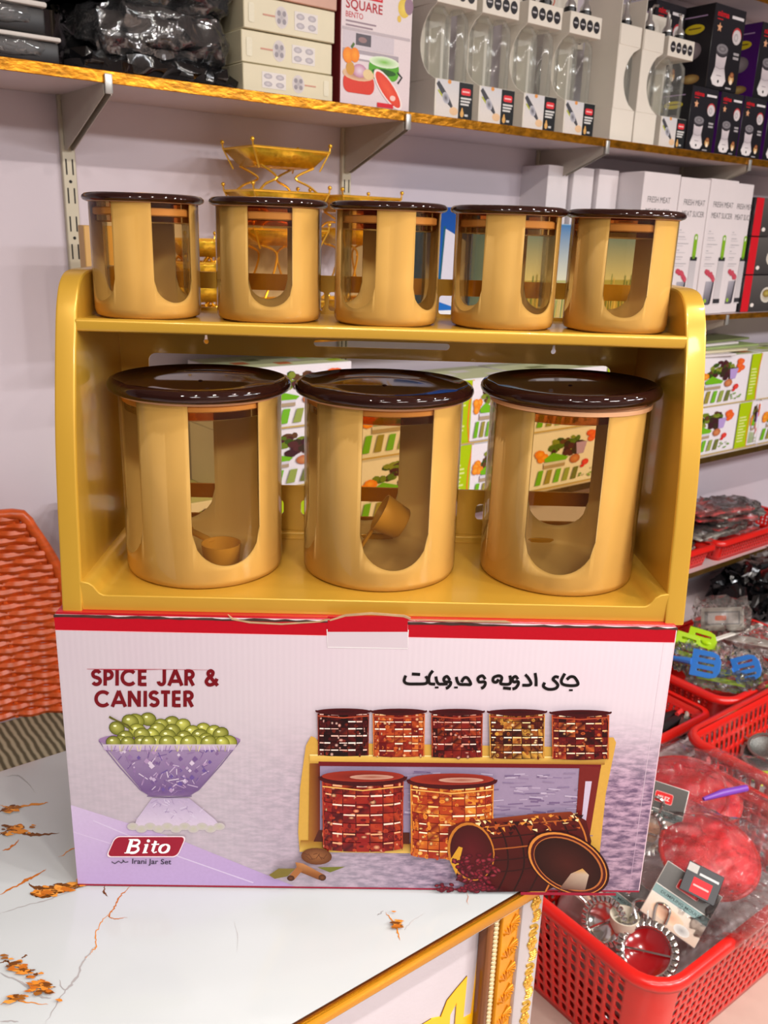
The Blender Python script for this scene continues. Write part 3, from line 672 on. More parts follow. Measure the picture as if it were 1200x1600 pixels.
for (x0, x1, yt, yb), pal, sd in zip([(493, 580, 1114, 1180), (579, 667, 1114, 1181), (670, 757, 1114, 1182), (760, 854, 1114, 1183), (857, 954, 1115, 1184)], [blk, pinkp, dkp, mixp, dkp[:4] + [(190, 90, 40), (240, 190, 130), (255, 232, 200)]], range(5)):
    art_jar(x0, x1, yt, yb, pal, 9, 6, sd)
art_jar(498, 636, 1218, 1322, dkp[:2] + [(140, 24, 22), (150, 36, 24), (176, 60, 30), (236, 176, 130), (250, 220, 200)], 9, 7, 21, 14, True)
art_jar(635, 776, 1222, 1332, pinkp[:2] + [(196, 100, 30), (170, 60, 24), (220, 140, 50), (244, 206, 130), (255, 236, 200)], 10, 8, 22, 14, True)
# the jar lying down with beans, and its lid
fp.poly([(700, 1288), (720, 1280), (830, 1268), (890, 1264), (914, 1278), (922, 1310), (910, 1360), (850, 1388), (760, 1389), (716, 1372), (698, 1330)], None, [(90, 20, 14), (110, 34, 18), (140, 60, 26), (120, 44, 20), (80, 14, 14), (66, 8, 12), (50, 6, 10), (50, 6, 10), (60, 8, 12), (80, 14, 14), (70, 12, 12)])
for i in range(8):
    x = 722 + i * 25; fp.stroke([(p.x, p.y) for p in smooth_path([(x, 1284 - i * 2.2), (x + 16, 1310 - i), (x + 20, 1350), (x + 4, 1388)], 5)], 2.6, rg.choice([(36, 6, 8), (190, 110, 46), (30, 4, 6)]))
for i in range(5): fp.stroke([(712, 1294 + i * 17), (800, 1284 + i * 18), (900, 1276 + i * 16)], 2, rg.choice([(40, 6, 8), (160, 84, 36)]))
for i in range(70):
    x = rg.uniform(724, 905); y = 1279 - (x - 720) * .075 + rg.uniform(0, 24); fp.poly([(x, y), (x + rg.uniform(3, 11), y - 1), (x + rg.uniform(3, 9), y + rg.uniform(2, 8))], rg.choice([(226, 150, 60), (176, 84, 34), (250, 220, 160), (110, 30, 18), (60, 8, 12), (40, 4, 8)]))
fp.ell(735, 1326, 36, 46, (190, 116, 40), (50, 8, 12), 26, -.25); fp.ell(736, 1327, 33, 43, (60, 10, 14), (86, 14, 24), 26, -.25)
fp.poly([(702, 1340), (716, 1318), (722, 1320), (712, 1362)], (206, 150, 44))
for i in range(150):
    t = rg.random(); x = rg.uniform(706, 778); y = 1330 + 58 * rg.random() ** .6
    if y < 1392 - abs(x - 742) * .9 - (14 if x < 716 else 0) and y > 1322 + abs(x - 752) * .4:
        fp.ell(x, y, rg.uniform(4, 6), rg.uniform(2.4, 3.6), (52, 6, 16), rg.choice([(140, 24, 44), (110, 16, 34), (160, 50, 66)]), 8, rg.uniform(-1, 1))
for i in range(42): fp.ell(rg.uniform(680, 770), rg.uniform(1377, 1387), rg.uniform(4, 6), rg.uniform(2.4, 3.2), (52, 6, 16), (140, 24, 44), 8, rg.uniform(-.6, .6))
fp.ell(886, 1344, 69, 44, (44, 6, 10), None, 36, .5); fp.ell(885, 1344, 66, 42, (206, 130, 56), None, 36, .5); fp.ell(886, 1345, 63, 40, (70, 14, 14), None, 36, .5); fp.ell(886, 1345, 58, 37, (176, 100, 50), None, 36, .5); fp.ell(885, 1345, 56, 35, (36, 8, 8), (66, 22, 18), 36, .5)
fp.poly([(872, 1384), (890, 1360), (908, 1352), (918, 1362), (912, 1386)], None, [(90, 50, 40), (176, 150, 130), (200, 150, 60), (190, 170, 150), (120, 90, 80)])
fp.poly([(812, 1388.5), (960, 1390), (960, 1394), (812, 1393)], (150, 24, 52))
# walnut, cinnamon, leaves
fp.ell(495, 1333, 24, 13, (96, 50, 22), (150, 96, 56), 20, .05)
for i in range(9): fp.stroke([(474 + i * 4, 1334 + rg.uniform(-7, 4)), (482 + i * 3.6, 1333 + rg.uniform(-5, 6))], 1, (90, 46, 20))
fp.poly([(421, 1362), (436, 1352), (462, 1352), (450, 1364), (430, 1368)], (120, 104, 44)); fp.poly([(496, 1350), (540, 1349), (516, 1358)], (110, 110, 40))
fp.poly([(462, 1342), (474, 1344), (508, 1362), (500, 1370), (466, 1356)], None, [(170, 110, 60), (190, 130, 80), (150, 90, 44), (110, 60, 26), (130, 76, 36)]); fp.ell(504, 1366, 6, 5, (60, 30, 14), (120, 70, 36), 10)
fp.poly([(464, 1350), (474, 1354), (460, 1370), (450, 1366)], (160, 100, 54)); fp.ell(455, 1367, 6, 4.5, (50, 24, 12), (110, 60, 30), 10)
fp.build('front_artwork', bx)

# ================================================================== SPICE RACK
M_rack = mat('gold_rack_plastic', (206, 160, 54), .34, metal=.3, var=.03, scale=5, coat=.35)
RX, RY, RW, RD = .0047, .0087, .55388, .172
rk = thing('spice_rack', (RX, RY, BH + .0006), 0, 'gold moulded plastic two-tier spice rack standing on the printed carton', 'rack')
prof = [(0, 0), (.005, .05), (.009, .095), (.0155, .143), (.0255, .19), (.0405, .245), (.050, .266), (.058, .2755), (.068, .281), (.082, .2835), (.11, .284), (RD, .284), (RD, 0)]
pr2 = [(p.x, p.y) for p in smooth_path(prof[:-2], 4)] + prof[-2:]
for x in (.0095, RW - .0095): plate('side_panel', pr2, [], .018, M_rack, rk, (x, 0, 0), (0, 0, PI / 2), bevel=.0022)
# base: tray with stepped corners and a front lip
hb = [(.012, 0), (RW - .012, 0), (RW - .012, .0255), (RW - .019, .0253), (RW - .024, .0242), (RW - .028, .0215), (RW - .0305, .0178), (RW - .033, .0148), (RW - .0365, .0131), (RW - .042, .0128), (.042, .0128), (.0365, .0131), (.033, .0148), (.0305, .0178), (.028, .0215), (.024, .0242), (.019, .0253), (.012, .0255)]
plate('base_tray', hb, [], RD - .006, M_rack, rk, (0, RD / 2 - .0025, 0), bevel=.0012)
MB().rbox(.017, RD - .012, .012, RW - .017, RD - .004, .021, .002, 2).build('rear_step', M_rack, rk)
# shelf with a rounded front lip
MB().rbox(.016, .044, .2375, RW - .016, RD - .003, .2465, .001, 1).build('shelf', M_rack, rk)
MB().rbox(.0155, .0385, .2372, RW - .0155, .0452, .2484, .003, 3).build('shelf_lip', M_rack, rk)
holes = [rrect(.046, .0695, .5105, .2035, .008), rrect(.2105, .2145, .346, .221, .0032), rrect(.034, .037, .180, .0545, .005), rrect(.198, .037, .360, .0545, .005), rrect(.3825, .037, .520, .0545, .005)]
for x0, x1 in ((.022, .118), (.122, .2205), (.2245, .329), (.333, .434), (.438, .532)): holes.append(rrect(x0, .2495, x1, .2675, .003))
for cx in (.1037, .4505): holes.append([(cx + .0012, .2225), (cx - .0012, .2225), (cx - .0016, .2185)] + [(cx + .0026 * math.cos(a), .2162 + .0026 * math.sin(a)) for a in [math.radians(130 + 28 * i) for i in range(11)]] + [(cx + .0016, .2185)])
plate('back_panel', rrect(.012, .004, RW - .012, .283, .004), holes, .003, M_rack, rk, (0, RD - .0022, 0))
for o in kids(rk):
    o.modifiers.new('face_normals', 'WEIGHTED_NORMAL').keep_sharp = True

# ================================================================== JARS
M_amber = thin('amber_clear_plastic', (.962, .815, .50, 1), .03, 1.46, gain=.8)
M_lid = thin('brown_lid_plastic', (.26, .10, .06, 1), .05, 1.5, haze=.45, hazecol='#3a1c16')
M_plug = thin('amber_plug', (.80, .46, .26, 1), .05, 1.45, gain=.7)
M_liner = mat('cream_liner', (244, 222, 186), .42, var=.025, scale=30, stretch=(1, 1, .12))
M_seal = mat('peach_seal', (232, 176, 130), .5, var=.03)
M_scoop = mat('tan_scoop', (214, 166, 84), .4, var=.03)
def jar_parts(r, rl, H, wz, ang, big):
    lt = 1.0 if big else .62; rh = .0034 if big else .0008
    """meshes of one jar; ang: half angle of a window, wz: height of the window's round bottom"""
    g = {}
    g['shell'] = MB().lathe([(0, .0006), (r - .005, .0006), (r - .0016, .002), (r - .0003, .005), (r, .009), (r, H - .0105 * lt), (r - .0012, H - .0102 * lt)], 64).mesh('shell', M_amber, fix=False)
    rs = r - .0016; zt = H - .0108 * lt; per = PI / 2; vs = []; fs = []
    cols = []
    for k in range(4):
        c = k * per
        for i in range(17):
            t = -ang + 2 * ang * i / 16; hw = rs * ang; zl = wz + hw - math.sqrt(max(0, hw * hw - (rs * t) ** 2)); cols.append((c + t, zl, 'w' if i < 16 else 'e'))
        n = 12; a0, a1 = ang, per - ang
        for i in range(n + 1): cols.append((c + a0 + (a1 - a0) * i / n, zt, 'p' if i < n else 'e'))
    for (t, z, _) in cols:
        a = t - PI / 2
        for rr, zz in ((rs - .004, .0018), (rs - .001, .0035), (rs, .0075), (rs, wz * .8), (rs, z)): vs.append((rr * math.cos(a), rr * math.sin(a), zz))
    m = len(cols)
    for i in range(m):
        if cols[i][2] == 'e': continue
        for q in range(4): fs.append((i * 5 + q, (i + 1) * 5 + q, (i + 1) * 5 + q + 1, i * 5 + q + 1))
    L = MB().add(vs, fs)
    nb = len(L.v); L.v.append((0, 0, .0018))
    for i in range(m):
        if cols[i][2] != 'e': L.f.append((nb, (i + 1) * 5, i * 5))
    bm = bmesh.new(); me = L.mesh('liner', M_liner, fix=False, ang=50); bm.from_mesh(me); bmesh.ops.remove_doubles(bm, verts=bm.verts, dist=1e-5); bm.to_mesh(me); bm.free()
    g['liner'] = me
    g['lid'] = MB().lathe([(0, H - .0042 * lt), (rl * .5, H - .0044 * lt), (rl - .016, H - .0048 * lt), (rl - .010, H - .0022 * lt), (rl - .006, H), (rl - .0025, H - .0012 * lt), (rl - .0004, H - .004 * lt), (rl, H - .0068 * lt), (rl - .001, H - .0095 * lt), (rl - .0035, H - .0112 * lt), (r + .0012, H - .0104 * lt), (r - .008, H - .0098 * lt), (0, H - .0098 * lt)], 72).mesh('lid', M_lid)
    s0, s1, pb = (.0125, .0205, .027) if big else (.0115, .018, .0225)
    g['plug'] = MB().lathe([(r - .0052, H - .0104 * lt), (r - .0052, H - pb), (r - .0075, H - pb - .0012), (0, H - pb - .0012)], 56).mesh('plug', M_plug, fix=False)
    g['seal'] = MB().lathe([(r - .0050, H - s0), (r - .0034, H - s0 - .001), (r - .0034, H - s1 + .001), (r - .0050, H - s1)], 56).mesh('seal', M_seal)
    g['rim'] = MB().lathe([(r + .0008, H - .0104 * lt - rh), (r + .0010, H - .0104 * lt - rh * .6), (r + .0006, H - .0104 * lt + .0003), (r - .0022, H - .0104 * lt + .0003), (r - .0022, H - .0104 * lt - rh), (r + .0008, H - .0104 * lt - rh)], 64).mesh('rim', M_seal)
    g['knob'] = MB().ball((0, 0, H - .0042 * lt), .0022, .0022, .001, 10, 5).mesh('lid_nub', M_lid)
    return g
def put(me, parent, loc=(0, 0, 0), rot=(0, 0, 0), label=None):
    o = bpy.data.objects.new(me.name.split('.')[0], me); C.objects.link(o); o.parent = parent; o.location = loc; o.rotation_euler = rot
    if label: o['label'] = label
    return o
JB = jar_parts(.0735, .0826, .1818, .0225, math.radians(25.5), True)
JS = jar_parts(.0464, .0517, .1032, .0148, math.radians(24), False)
def jar(g, x, y, z, rel, label, name, cat, lidshift=(0, 0, 0), lidrot=(0, 0, 0)):
    t = thing(name, (x, y, z), 0, label, cat, 'jars of the spice set' if cat == 'jar' else 'canisters of the spice set')
    ab = rel + math.degrees(math.atan2(CAM.x - x, y - CAM.y))
    put(g['shell'], t, label='clear amber shell')
    l = put(g['liner'], t, rot=(0, 0, math.radians(ab)), label='opaque cream sleeve with four arched windows')
    sd = l.modifiers.new('thick', 'SOLIDIFY'); sd.thickness = .0014; sd.offset = 1
    put(g['rim'], t)
    ld = put(g['lid'], t, lidshift, lidrot, 'dark brown translucent lid')
    put(g['plug'], ld); put(g['seal'], ld, label='peach sealing ring'); put(g['knob'], ld)
    return t
zf = BH + .0006 + .0128; zs = BH + .0006 + .2465
big = [(.1163, .0968, 16.5), (.2848, .0995, 11.5), (.4578, .0985, 2.5)]
bn = ['large amber canister at the open end, tan scoop cup upright inside', 'large amber canister in the middle with a scoop lying tilted inside', 'large amber canister with its lid lifted and askew']
for (x, y, r_), n_ in zip(big, bn):
    k = n_.endswith('askew')
    jar(JB, x, y, zf, r_, n_, 'canister', 'canister', (.0022, -.0005, .0052) if k else (0, 0, 0), (0, math.radians(-1.1), 0) if k else (0, 0, 0))
sm = [(.0705, .1048, 31), (.1787, .1060, 1.5), (.2837, .1045, -36), (.3896, .1053, 42), (.4924, .1040, 9)]
sn = ['small amber spice jar at the left end of the rack, above the upright scoop cup', 'small amber spice jar second from the left on the rack', 'small amber spice jar in the middle of the top row', 'small amber spice jar second from the right on the rack', 'small amber spice jar above the canister with the askew lid']
for (x, y, r_), n_ in zip(sm, sn): jar(JS, x, y, zs, r_, n_, 'spice_jar', 'jar')
def scoop(loc, rot, label):
    t = thing('scoop', loc, 0, label, 'scoop', 'scoops inside the canisters', rot=rot)
    MB().lathe([(0, 0), (.0135, 0), (.0155, .002), (.0185, .026), (.0175, .026), (.0146, .003), (0, .0022)], 28).build('cup', M_scoop, t)
    MB().rbox(.0165, -.004, .0215, .058, .004, .0245, .0012, 2).build('handle', M_scoop, t)
    MB().tube([(.058, -.005, .023), (.064, 0, .023), (.058, .005, .023)], .0018, 6).build('handle_end', M_scoop, t)
scoop((.1163 + .020, .0968 - .030, zf + .0056), (0, 0, 2.3), 'tan scoop standing cup-up inside the leftmost large canister')
scoop((.2848 + .022, .0985 - .012, zf + .047), (Matrix.Rotation(math.radians(-62), 3, 'Y') @ Matrix.Rotation(math.radians(170), 3, 'Z')).to_euler(), 'tan scoop lying tipped inside the middle large canister')
M_knob = mat('tan_ball', (214, 166, 84), .35)

# ================================================================== STOCK ON THE SHELVES
def A(px, py, o): return on_wall(px, py, o)[0]
def carton(name, a, o, z, wd, dp, hg, m, label, cat, group=None, rz=0., r=.0015):
    me = MB().rbox(0, 0, 0, wd, dp, hg, r, 1).mesh(name, m)
    ob = bpy.data.objects.new(name, me); C.objects.link(ob); ob.location = WP(a, o, z + .0004) + Vector((0, 0, T)); ob.rotation_euler = (0, 0, PHI + rz)
    return tag(ob, label, cat, group)
def front(st=4e-5): return Print(lambda u, v, h: (u, -h, v), st, 3e-4)
def left_side(st=4e-5): return Print(lambda u, v, h: (-h, u, v), st, 3e-4)
def top_face(H, st=4e-5): return Print(lambda u, v, h: (u, v, H + h), st, 3e-4)
def bars(P, u0, u1, v, n, dv, hgt, col, q, rag=.35):
    for i in range(n): P.rect(u0, v - i * dv, u0 + (u1 - u0) * (1 - q.random() * rag), v - i * dv + hgt, col)
M_white = mat('carton_white', (222, 214, 216), .4, var=.02)
M_beige = mat('carton_beige', (214, 204, 172), .35, var=.04)
M_maroon = mat('carton_maroon', (110, 18, 28), .35)
M_blackc = mat('carton_black', (34, 32, 36), .35, var=.1)
M_purple = mat('carton_purple', (92, 34, 128), .35)
M_blue = mat('carton_blue', (26, 96, 178), .35)
M_cream = mat('carrier_card', (226, 220, 208), .5, var=.02)
q = random.Random(2)
# ---- white meat slicer cartons
def art_slicer(b, w, h, text=True):
    P = front(); G = (96, 94, 98)
    P.text('FRESH MEAT', w * .16, h * .80, w * .86, h * .80, h * .042, G, .0); P.text('MEAT SLICER', w * .14, h * .72, w * .88, h * .72, h * .042, G, .0)
    for i in range(6):
        v = h * (.62 - i * .048); P.rect(w * .12, v, w * (.2 + .14 * (i % 3)), v + h * .006, (176, 172, 176)); P.rect(w * .1, v - h * .016, w * (.3 + .1 * (i % 2)), v - h * .012, (186, 182, 186))
    P.rect(w * .60, h * .07, w * .82, h * .42, (206, 200, 202), (188, 184, 188)); P.rect(w * .60, h * .08, w * .84, h * .115, (58, 56, 60))
    P.poly(rrect(w * .65, h * .42, w * .77, h * .60, w * .055), (128, 176, 40)); P.ell(w * .71, h * .572, w * .028, h * .014, (226, 230, 214)); P.rect(w * .60, h * .405, w * .83, h * .432, (44, 44, 48)); P.rect(w * .67, h * .42, w * .75, h * .44, (104, 150, 40))
    P.poly([(w * .22, h * .07), (w * .44, h * .07), (w * .50, h * .25), (w * .26, h * .25)], None, [(96, 94, 104), (70, 68, 78), (150, 148, 158), (176, 172, 182)]); P.poly([(w * .44, h * .07), (w * .50, h * .08), (w * .55, h * .26), (w * .50, h * .25)], (52, 50, 56))
    for i in range(9): P.ell(w * (.22 + .035 * i), h * (.335 - .008 * i + q.uniform(-.012, .012)), w * .06, h * .02, (186, 62, 82), (206, 96, 110), 8)
    P.ell(w * .3, h * .1, w * .05, h * .016, (150, 190, 60)); P.build('printed_front', b)
hS = .372; zS2 = S2T
sl = [(1.426, 1.582), (1.586, 1.722), (1.726, 1.862), (1.866, 1.962)]
sln = ['white slicer carton at the left end of the lit row', 'white slicer carton second in the lit row, partly behind the end spice jar', 'white slicer carton third in the lit row with red meat picture', 'white slicer carton at the right end beside the red-edged boxes']
for i, (a0, a1) in enumerate(sl):
    b = carton('slicer_box', a0, .198 - (.012 if i == 3 else 0), S2T, a1 - a0, .088, hS - .004 * (i % 2), M_white, sln[i], 'box', 'white slicer cartons'); art_slicer(b, .140 if i < 3 else .125, hS)
    if i == 0:
        P = left_side(); bars(P, .02, .075, hS * .66, 2, .008, .003, (110, 108, 130), q, .2); P.build('side_lettering', b)
shn = ['shaded slicer carton nearest the lit row, set back under the shelf', 'shaded slicer carton in the middle of the set-back ones', 'shaded slicer carton beside the upright, furthest left']
for i, (a0, a1) in enumerate([(1.342, 1.424), (1.258, 1.338), (1.176, 1.254)]):
    b = carton('slicer_box', a0, .118 - .012 * i, S2T, a1 - a0 - .002, .1, hS + .003, M_white, shn[i], 'box', 'white slicer cartons'); P = front(); bars(P, .012, .068, hS * .68, 2, .009, .0035, (104, 104, 128), q, .2); P.build('side_lettering', b)
for k in range(3):
    n_ = ['lowest red-edged tea set carton right of the slicer cartons', 'middle red-edged tea set carton right of the slicer cartons', 'topmost red-edged tea set carton right of the slicer cartons'][k]
    b = carton('tea_set_box', 1.968, .196, S2T + k * .112, .3, .16, .110, M_blackc, n_, 'box', 'red-edged tea set cartons'); P = front()
    P.rect(.001, .001, .042, .109, (206, 30, 42)); P.rect(.042, .001, .299, .109, (62, 58, 58), (92, 88, 86))
    for j in range(3): P.ell(.135 + .045 * j, .05 + .03 * (j == 1), .034, .024, (214, 208, 196), (140, 130, 96), 14); P.ell(.135 + .045 * j, .055 + .03 * (j == 1), .024, .012, (120, 90, 40), (190, 176, 90), 12)
    P.ell(.185, .03, .014, .012, (150, 40, 80)); P.ell(.06, .02, .01, .006, (236, 226, 220)); P.build('printed_front', b)
# ---- vegetable chopper cartons
M_chop = mat('carton_chopper', (226, 222, 224), .38, var=.02)
def art_veg(P, x, z, w, h):
    """salad bowl, chopper and cut sticks on white"""
    P.rect(x, z, x + w, z + h, (228, 222, 228))
    for i in range(60):
        t = q.uniform(0, PI); r = q.uniform(.3, 1); P.ell(x + w * (.46 + .27 * r * math.cos(t)), z + h * (.62 + .28 * r * math.sin(t)), w * q.uniform(.03, .06), h * q.uniform(.03, .06), q.choice([(84, 110, 30), (110, 130, 34), (60, 84, 24), (96, 62, 40), (74, 34, 40), (130, 140, 50)]), None, 7)
    for i in range(16): P.ell(x + w * q.uniform(.46, .66), z + h * q.uniform(.56, .76), w * .05, h * .06, q.choice([(66, 34, 40), (84, 44, 44), (60, 46, 34)]), None, 7)
    for i in range(6): P.ell(x + w * (.82 + q.uniform(-.05, .05)), z + h * q.uniform(.66, .9), w * .055, h * .06, (222, 84, 36), (236, 120, 50), 8)
    for i in range(5): P.ell(x + w * (.12 + q.uniform(-.05, .05)), z + h * q.uniform(.5, .66), w * .06, h * .07, (226, 124, 26), (240, 170, 60), 8)
    P.poly([(x + w * .6, z + h * .74), (x + w * .76, z + h * .74), (x + w * .72, z + h * .52), (x + w * .62, z + h * .52)], (176, 150, 206))
    P.poly([(x + w * .16, z + h * .52), (x + w * .28, z + h * .62), (x + w * .5, z + h * .50), (x + w * .46, z + h * .44), (x + w * .18, z + h * .46)], (112, 178, 30)); P.rect(x + w * .16, z + h * .34, x + w * .46, z + h * .40, (170, 150, 124)); P.rect(x + w * .16, z + h * .40, x + w * .46, z + h * .45, (206, 202, 212))
    P.ell(x + w * .6, z + h * .44, w * .075, h * .085, (176, 96, 60), (206, 140, 90), 10); P.ell(x + w * .76, z + h * .34, w * .05, h * .06, (206, 44, 40), (226, 80, 66), 10); P.ell(x + w * .72, z + h * .27, w * .03, h * .03, (206, 44, 40))
    for i, c in enumerate([(110, 176, 30), (150, 140, 60), (112, 178, 40), (146, 160, 76), (110, 116, 56)]):
        u = x + w * (.06 + .125 * i); P.poly([(u, z + h * .05), (u + w * .075, z + h * .05), (u + w * .105, z + h * (.32 - .01 * i)), (u + w * .04, z + h * (.32 - .01 * i))], c)
    for i in range(9): P.ell(x + w * q.uniform(.68, .9), z + h * q.uniform(.06, .2), w * .018, h * .02, q.choice([(110, 150, 60), (190, 190, 180), (130, 170, 80)]), None, 6)
def art_panel(P, x, z, w, h):
    P.rect(x, z, x + w, z + h, (168, 194, 12))
    for i in range(9): P.rect(x + w * .12, z + h * (.66 - i * .066), x + w * (.75 - .25 * q.random()), z + h * (.66 - i * .066) + h * .03, (214, 222, 140))
def chopbox(a, o, z, w, h, label, ph0, phw, dp=.16, rz=0.):
    b = carton('chopper_box', a, o, z, w, dp, h, M_chop, label, 'box', 'green vegetable chopper cartons', rz); P = front(); e = .002
    x = ph0
    while x < w - .03:
        pw = min(phw, w - e - x); art_veg(P, max(x, e), e + h * .02, pw - max(0, e - x), h * .94)
        x += phw
        if x < w - .03:
            gw = min(.07, w - e - x); art_panel(P, x, e, gw, h - 2 * e); P.stroke([(x + gw, e), (x + gw * .88, h * .3), (x + gw * .9, h * .6), (x + gw * 1.05, h - e)], .005, (226, 130, 40)); x += gw
    P.rect(e, .0005, w - e, .004, (190, 160, 90)); P.build('printed_front', b)
    tp = top_face(h); tp.rect(.003, .003, w - .003, dp - .003, (206, 214, 170))
    for i in range(7): tp.rect(.01 + i * w / 7.2, .02 + .03 * (i % 3), .01 + (i + .8) * w / 7.2, .05 + .03 * (i % 3), q.choice([(168, 194, 12), (226, 222, 220), (120, 130, 70), (200, 110, 60)]))
    tp.build('printed_top', b)
    return b
zc = S3T; hc = .157
cb = [(.205, .197, zc + .256 - .135, .305, .13), (.205, .197, zc + .0, .305, .121)]
chopbox(-.07, .196, zc, .57, .121, 'chopper carton at the bottom left of the green stack', .15, .25)
chopbox(.205, .197, zc + .1215, .30, .128, 'chopper carton on the left seen between the first two canisters, middle layer', .02, .27)
chopbox(.205, .198, zc + .25, .302, .128, 'chopper carton topmost on the left, above the first canister lid', .04, .27)
chopbox(.52, .196, zc, .54, hc, 'chopper carton in the lower row behind the middle canister', .0, .28)
chopbox(.52, .196, zc + hc + .001, .50, hc, 'chopper carton in the upper row behind the middle canister', -.03, .30)
chopbox(1.07, .197, zc, .55, hc, 'chopper carton in the lower row behind the askew-lidded canister', .02, .28)
chopbox(1.03, .195, zc + hc + .001, .57, hc, 'chopper carton in the upper row behind the askew-lidded canister', .05, .28)
chopbox(1.63, .196, zc, .54, hc - .003, 'chopper carton in the lower row right of the spice rack', .135, .28)
chopbox(1.61, .195, zc + hc - .002, .52, hc - .002, 'chopper carton in the upper row right of the spice rack', .175, .29)
chopbox(2.18, .196, zc, .5, hc - .003, 'chopper carton at the far right of the lower row', .0, .28)
chopbox(2.14, .195, zc + hc - .002, .5, hc - .002, 'chopper carton at the far right of the upper row', .08, .28)
for i in range(5): carton('flat_packet', 1.62 + .1 * (i % 3) + .12 * (i // 3), .185 - .01 * i, zc + 2 * hc - .003 + .0075 * i, .34, .15, .007, [M_white, M_beige, mat('packet_green', (150, 170, 110), .4), M_white, mat('packet_olive', (120, 130, 84), .4)][i],
    'flat packet lying on the upper chopper cartons, layer ' + ['one at the bottom', 'two', 'three in the middle', 'four', 'five on top'][i], 'packet', 'flat packets on the chopper cartons', .04 * (i - 2))
# ---- gold wire tray stands on the second shelf
M_gw = mat('polished_gold_wire', (244, 190, 60), .2, metal=.7, var=.1, scale=40)
M_gt = mat('polished_gold_tray', (246, 190, 50), .26, metal=.65, var=.2, scale=90, bump=.25, bscale=120)
def tray_stand(a, o, z, w, d, tiers, label, rz=0.):
    t = wthing('tray_stand', a, o, z, label, 'stand', 'gold tray stands', rz=rz)
    for i, (zz, off) in enumerate(tiers):
        W, D_, h = w / 2, d / 2, .03; k = .68
        tr = MB(); top = [(-W, -D_), (W, -D_), (W, D_), (-W, D_)]; bt = [(x * k, y * k) for x, y in top]
        tr.add([(x, y, h) for x, y in top] + [(x, y, 0) for x, y in bt], [(0, 1, 5, 4), (1, 2, 6, 5), (2, 3, 7, 6), (3, 0, 4, 7)])
        tray = tr.build('tray', M_gt, t, (off, 0, zz), fix=False)
        sm_ = tray.modifiers.new('thick', 'SOLIDIFY'); sm_.thickness = .0012
        for j in range(7): u = -W * k + (j + .5) * (2 * W * k) / 7; MB().rbox(u - .0035, -D_ * k, -.0006, u + .0035, D_ * k, .0008, .0003, 1).build('slat', M_gt, tray)
        MB().tube([(x, y, h) for x, y in top], .0024, 6, closed=True).build('rim_wire', M_gw, tray)
        for sx in (-1, 1):
            for sy in (-1, 1):
                MB().ball((sx * W * 1.02, sy * D_ * 1.0, h + .012), .0042).build('finial', M_gw, tray)
                MB().tube([(sx * W * 1.02, sy * D_, h + .010), (sx * W, sy * D_, h), (sx * W * .8, sy * D_ * .85, -.006)], .0017, 6).build('corner_post', M_gw, tray)
        if i + 1 < len(tiers):
            z2, o2 = tiers[i + 1]
            for sx in (-1, 1):
                for sy in (-1, 1):
                    MB().tube(smooth_path([(off + sx * W * .9, sy * D_ * .9, zz + .02), (o2 + sx * W * .6, sy * D_ * .7, zz + .042), (o2 + sx * W * .25, sy * D_ * .6, z2 - .02), (o2 + sx * W * .7, sy * D_ * .7, z2)]), .0024, 6).build('leg', M_gw, t)
    for sx in (-1, 1):
        for sy in (-1, 1): MB().tube(smooth_path([(sx * w * .34, sy * d * .33, tiers[0][0]), (sx * w * .42, sy * d * .4, tiers[0][0] * .5), (sx * w * .36, sy * d * .36, 0.001)]), .0019, 6).build('leg', M_gw, t)
    return t
aT, zT = on_wall(432, 246, .12)
tray_stand(aT, .12, S2T, .17, .12, [(.03, 0), (zT - S2T - .165, 0), (zT - S2T - .095, .0), (zT - S2T - .018, .0)], 'tall gold tray stand rising above the second spice jar')
a2, z2 = on_wall(556, 312, .12)
tray_stand(a2, .12, S2T, .15, .12, [(.03, 0), (z2 - S2T - .09, 0), (z2 - S2T - .026, 0)], 'gold tray stand showing over the middle spice jar')
a3 = A(322, 420, .12)
tray_stand(a3 - .01, .12, S2T, .10, .08, [(.02, 0), (.062, 0), (.104, .0), (.146, 0)], 'short gold tray stand seen between the first two spice jars')
a4, z4 = on_wall(130, 352, .14)
b = carton('tan_packet', a4 - .003, .15, S2T, .07, .03, z4 - S2T, mat('tan_card', (204, 160, 92), .45), 'tan packet standing behind the left end spice jar', 'packet')
P = front(); bars(P, .01, .06, .1, 4, .02, .006, (180, 130, 70), q); P.build('printed_front', b)
# ---- blue carton and landscape carton behind the jars
a5, z5 = on_wall(668, 322, .14); a6 = A(752, 330, .14)
b = carton('storage_box', a5, .14, S2T, a6 - a5, .1, z5 - S2T, M_blue, 'blue carton behind the gap between third and fourth spice jars', 'box'); P = front(); w_, h_ = a6 - a5, z5 - S2T
P.rect(.002, .002, w_ - .002, h_ - .002, (36, 110, 190), (20, 70, 150)); P.poly([(w_ * .28, .05), (w_ * .72, .03), (w_ * .74, h_ * .72), (w_ * .34, h_ * .82)], (206, 204, 216)); P.stroke([(w_ * .26, .04), (w_ * .33, h_ * .84)], .006, (30, 90, 110))
for i in range(5): P.ell(w_ * .62, h_ * (.34 + .07 * i), .007, .009, (40, 40, 60), (190, 180, 190), 8)
P.rect(.004, .002, w_ - .004, .03, (226, 226, 226)); P.build('printed_front', b)
a7, z7 = on_wall(1003, 356, .2); a6 = A(765, 400, .2)
b = carton('landscape_box', a6, .2, S2T, a7 - a6, .07, z7 - S2T, mat('carton_skyblue', (140, 180, 206), .4), 'carton with sky and wheat picture behind the two right spice jars', 'box'); P = front()
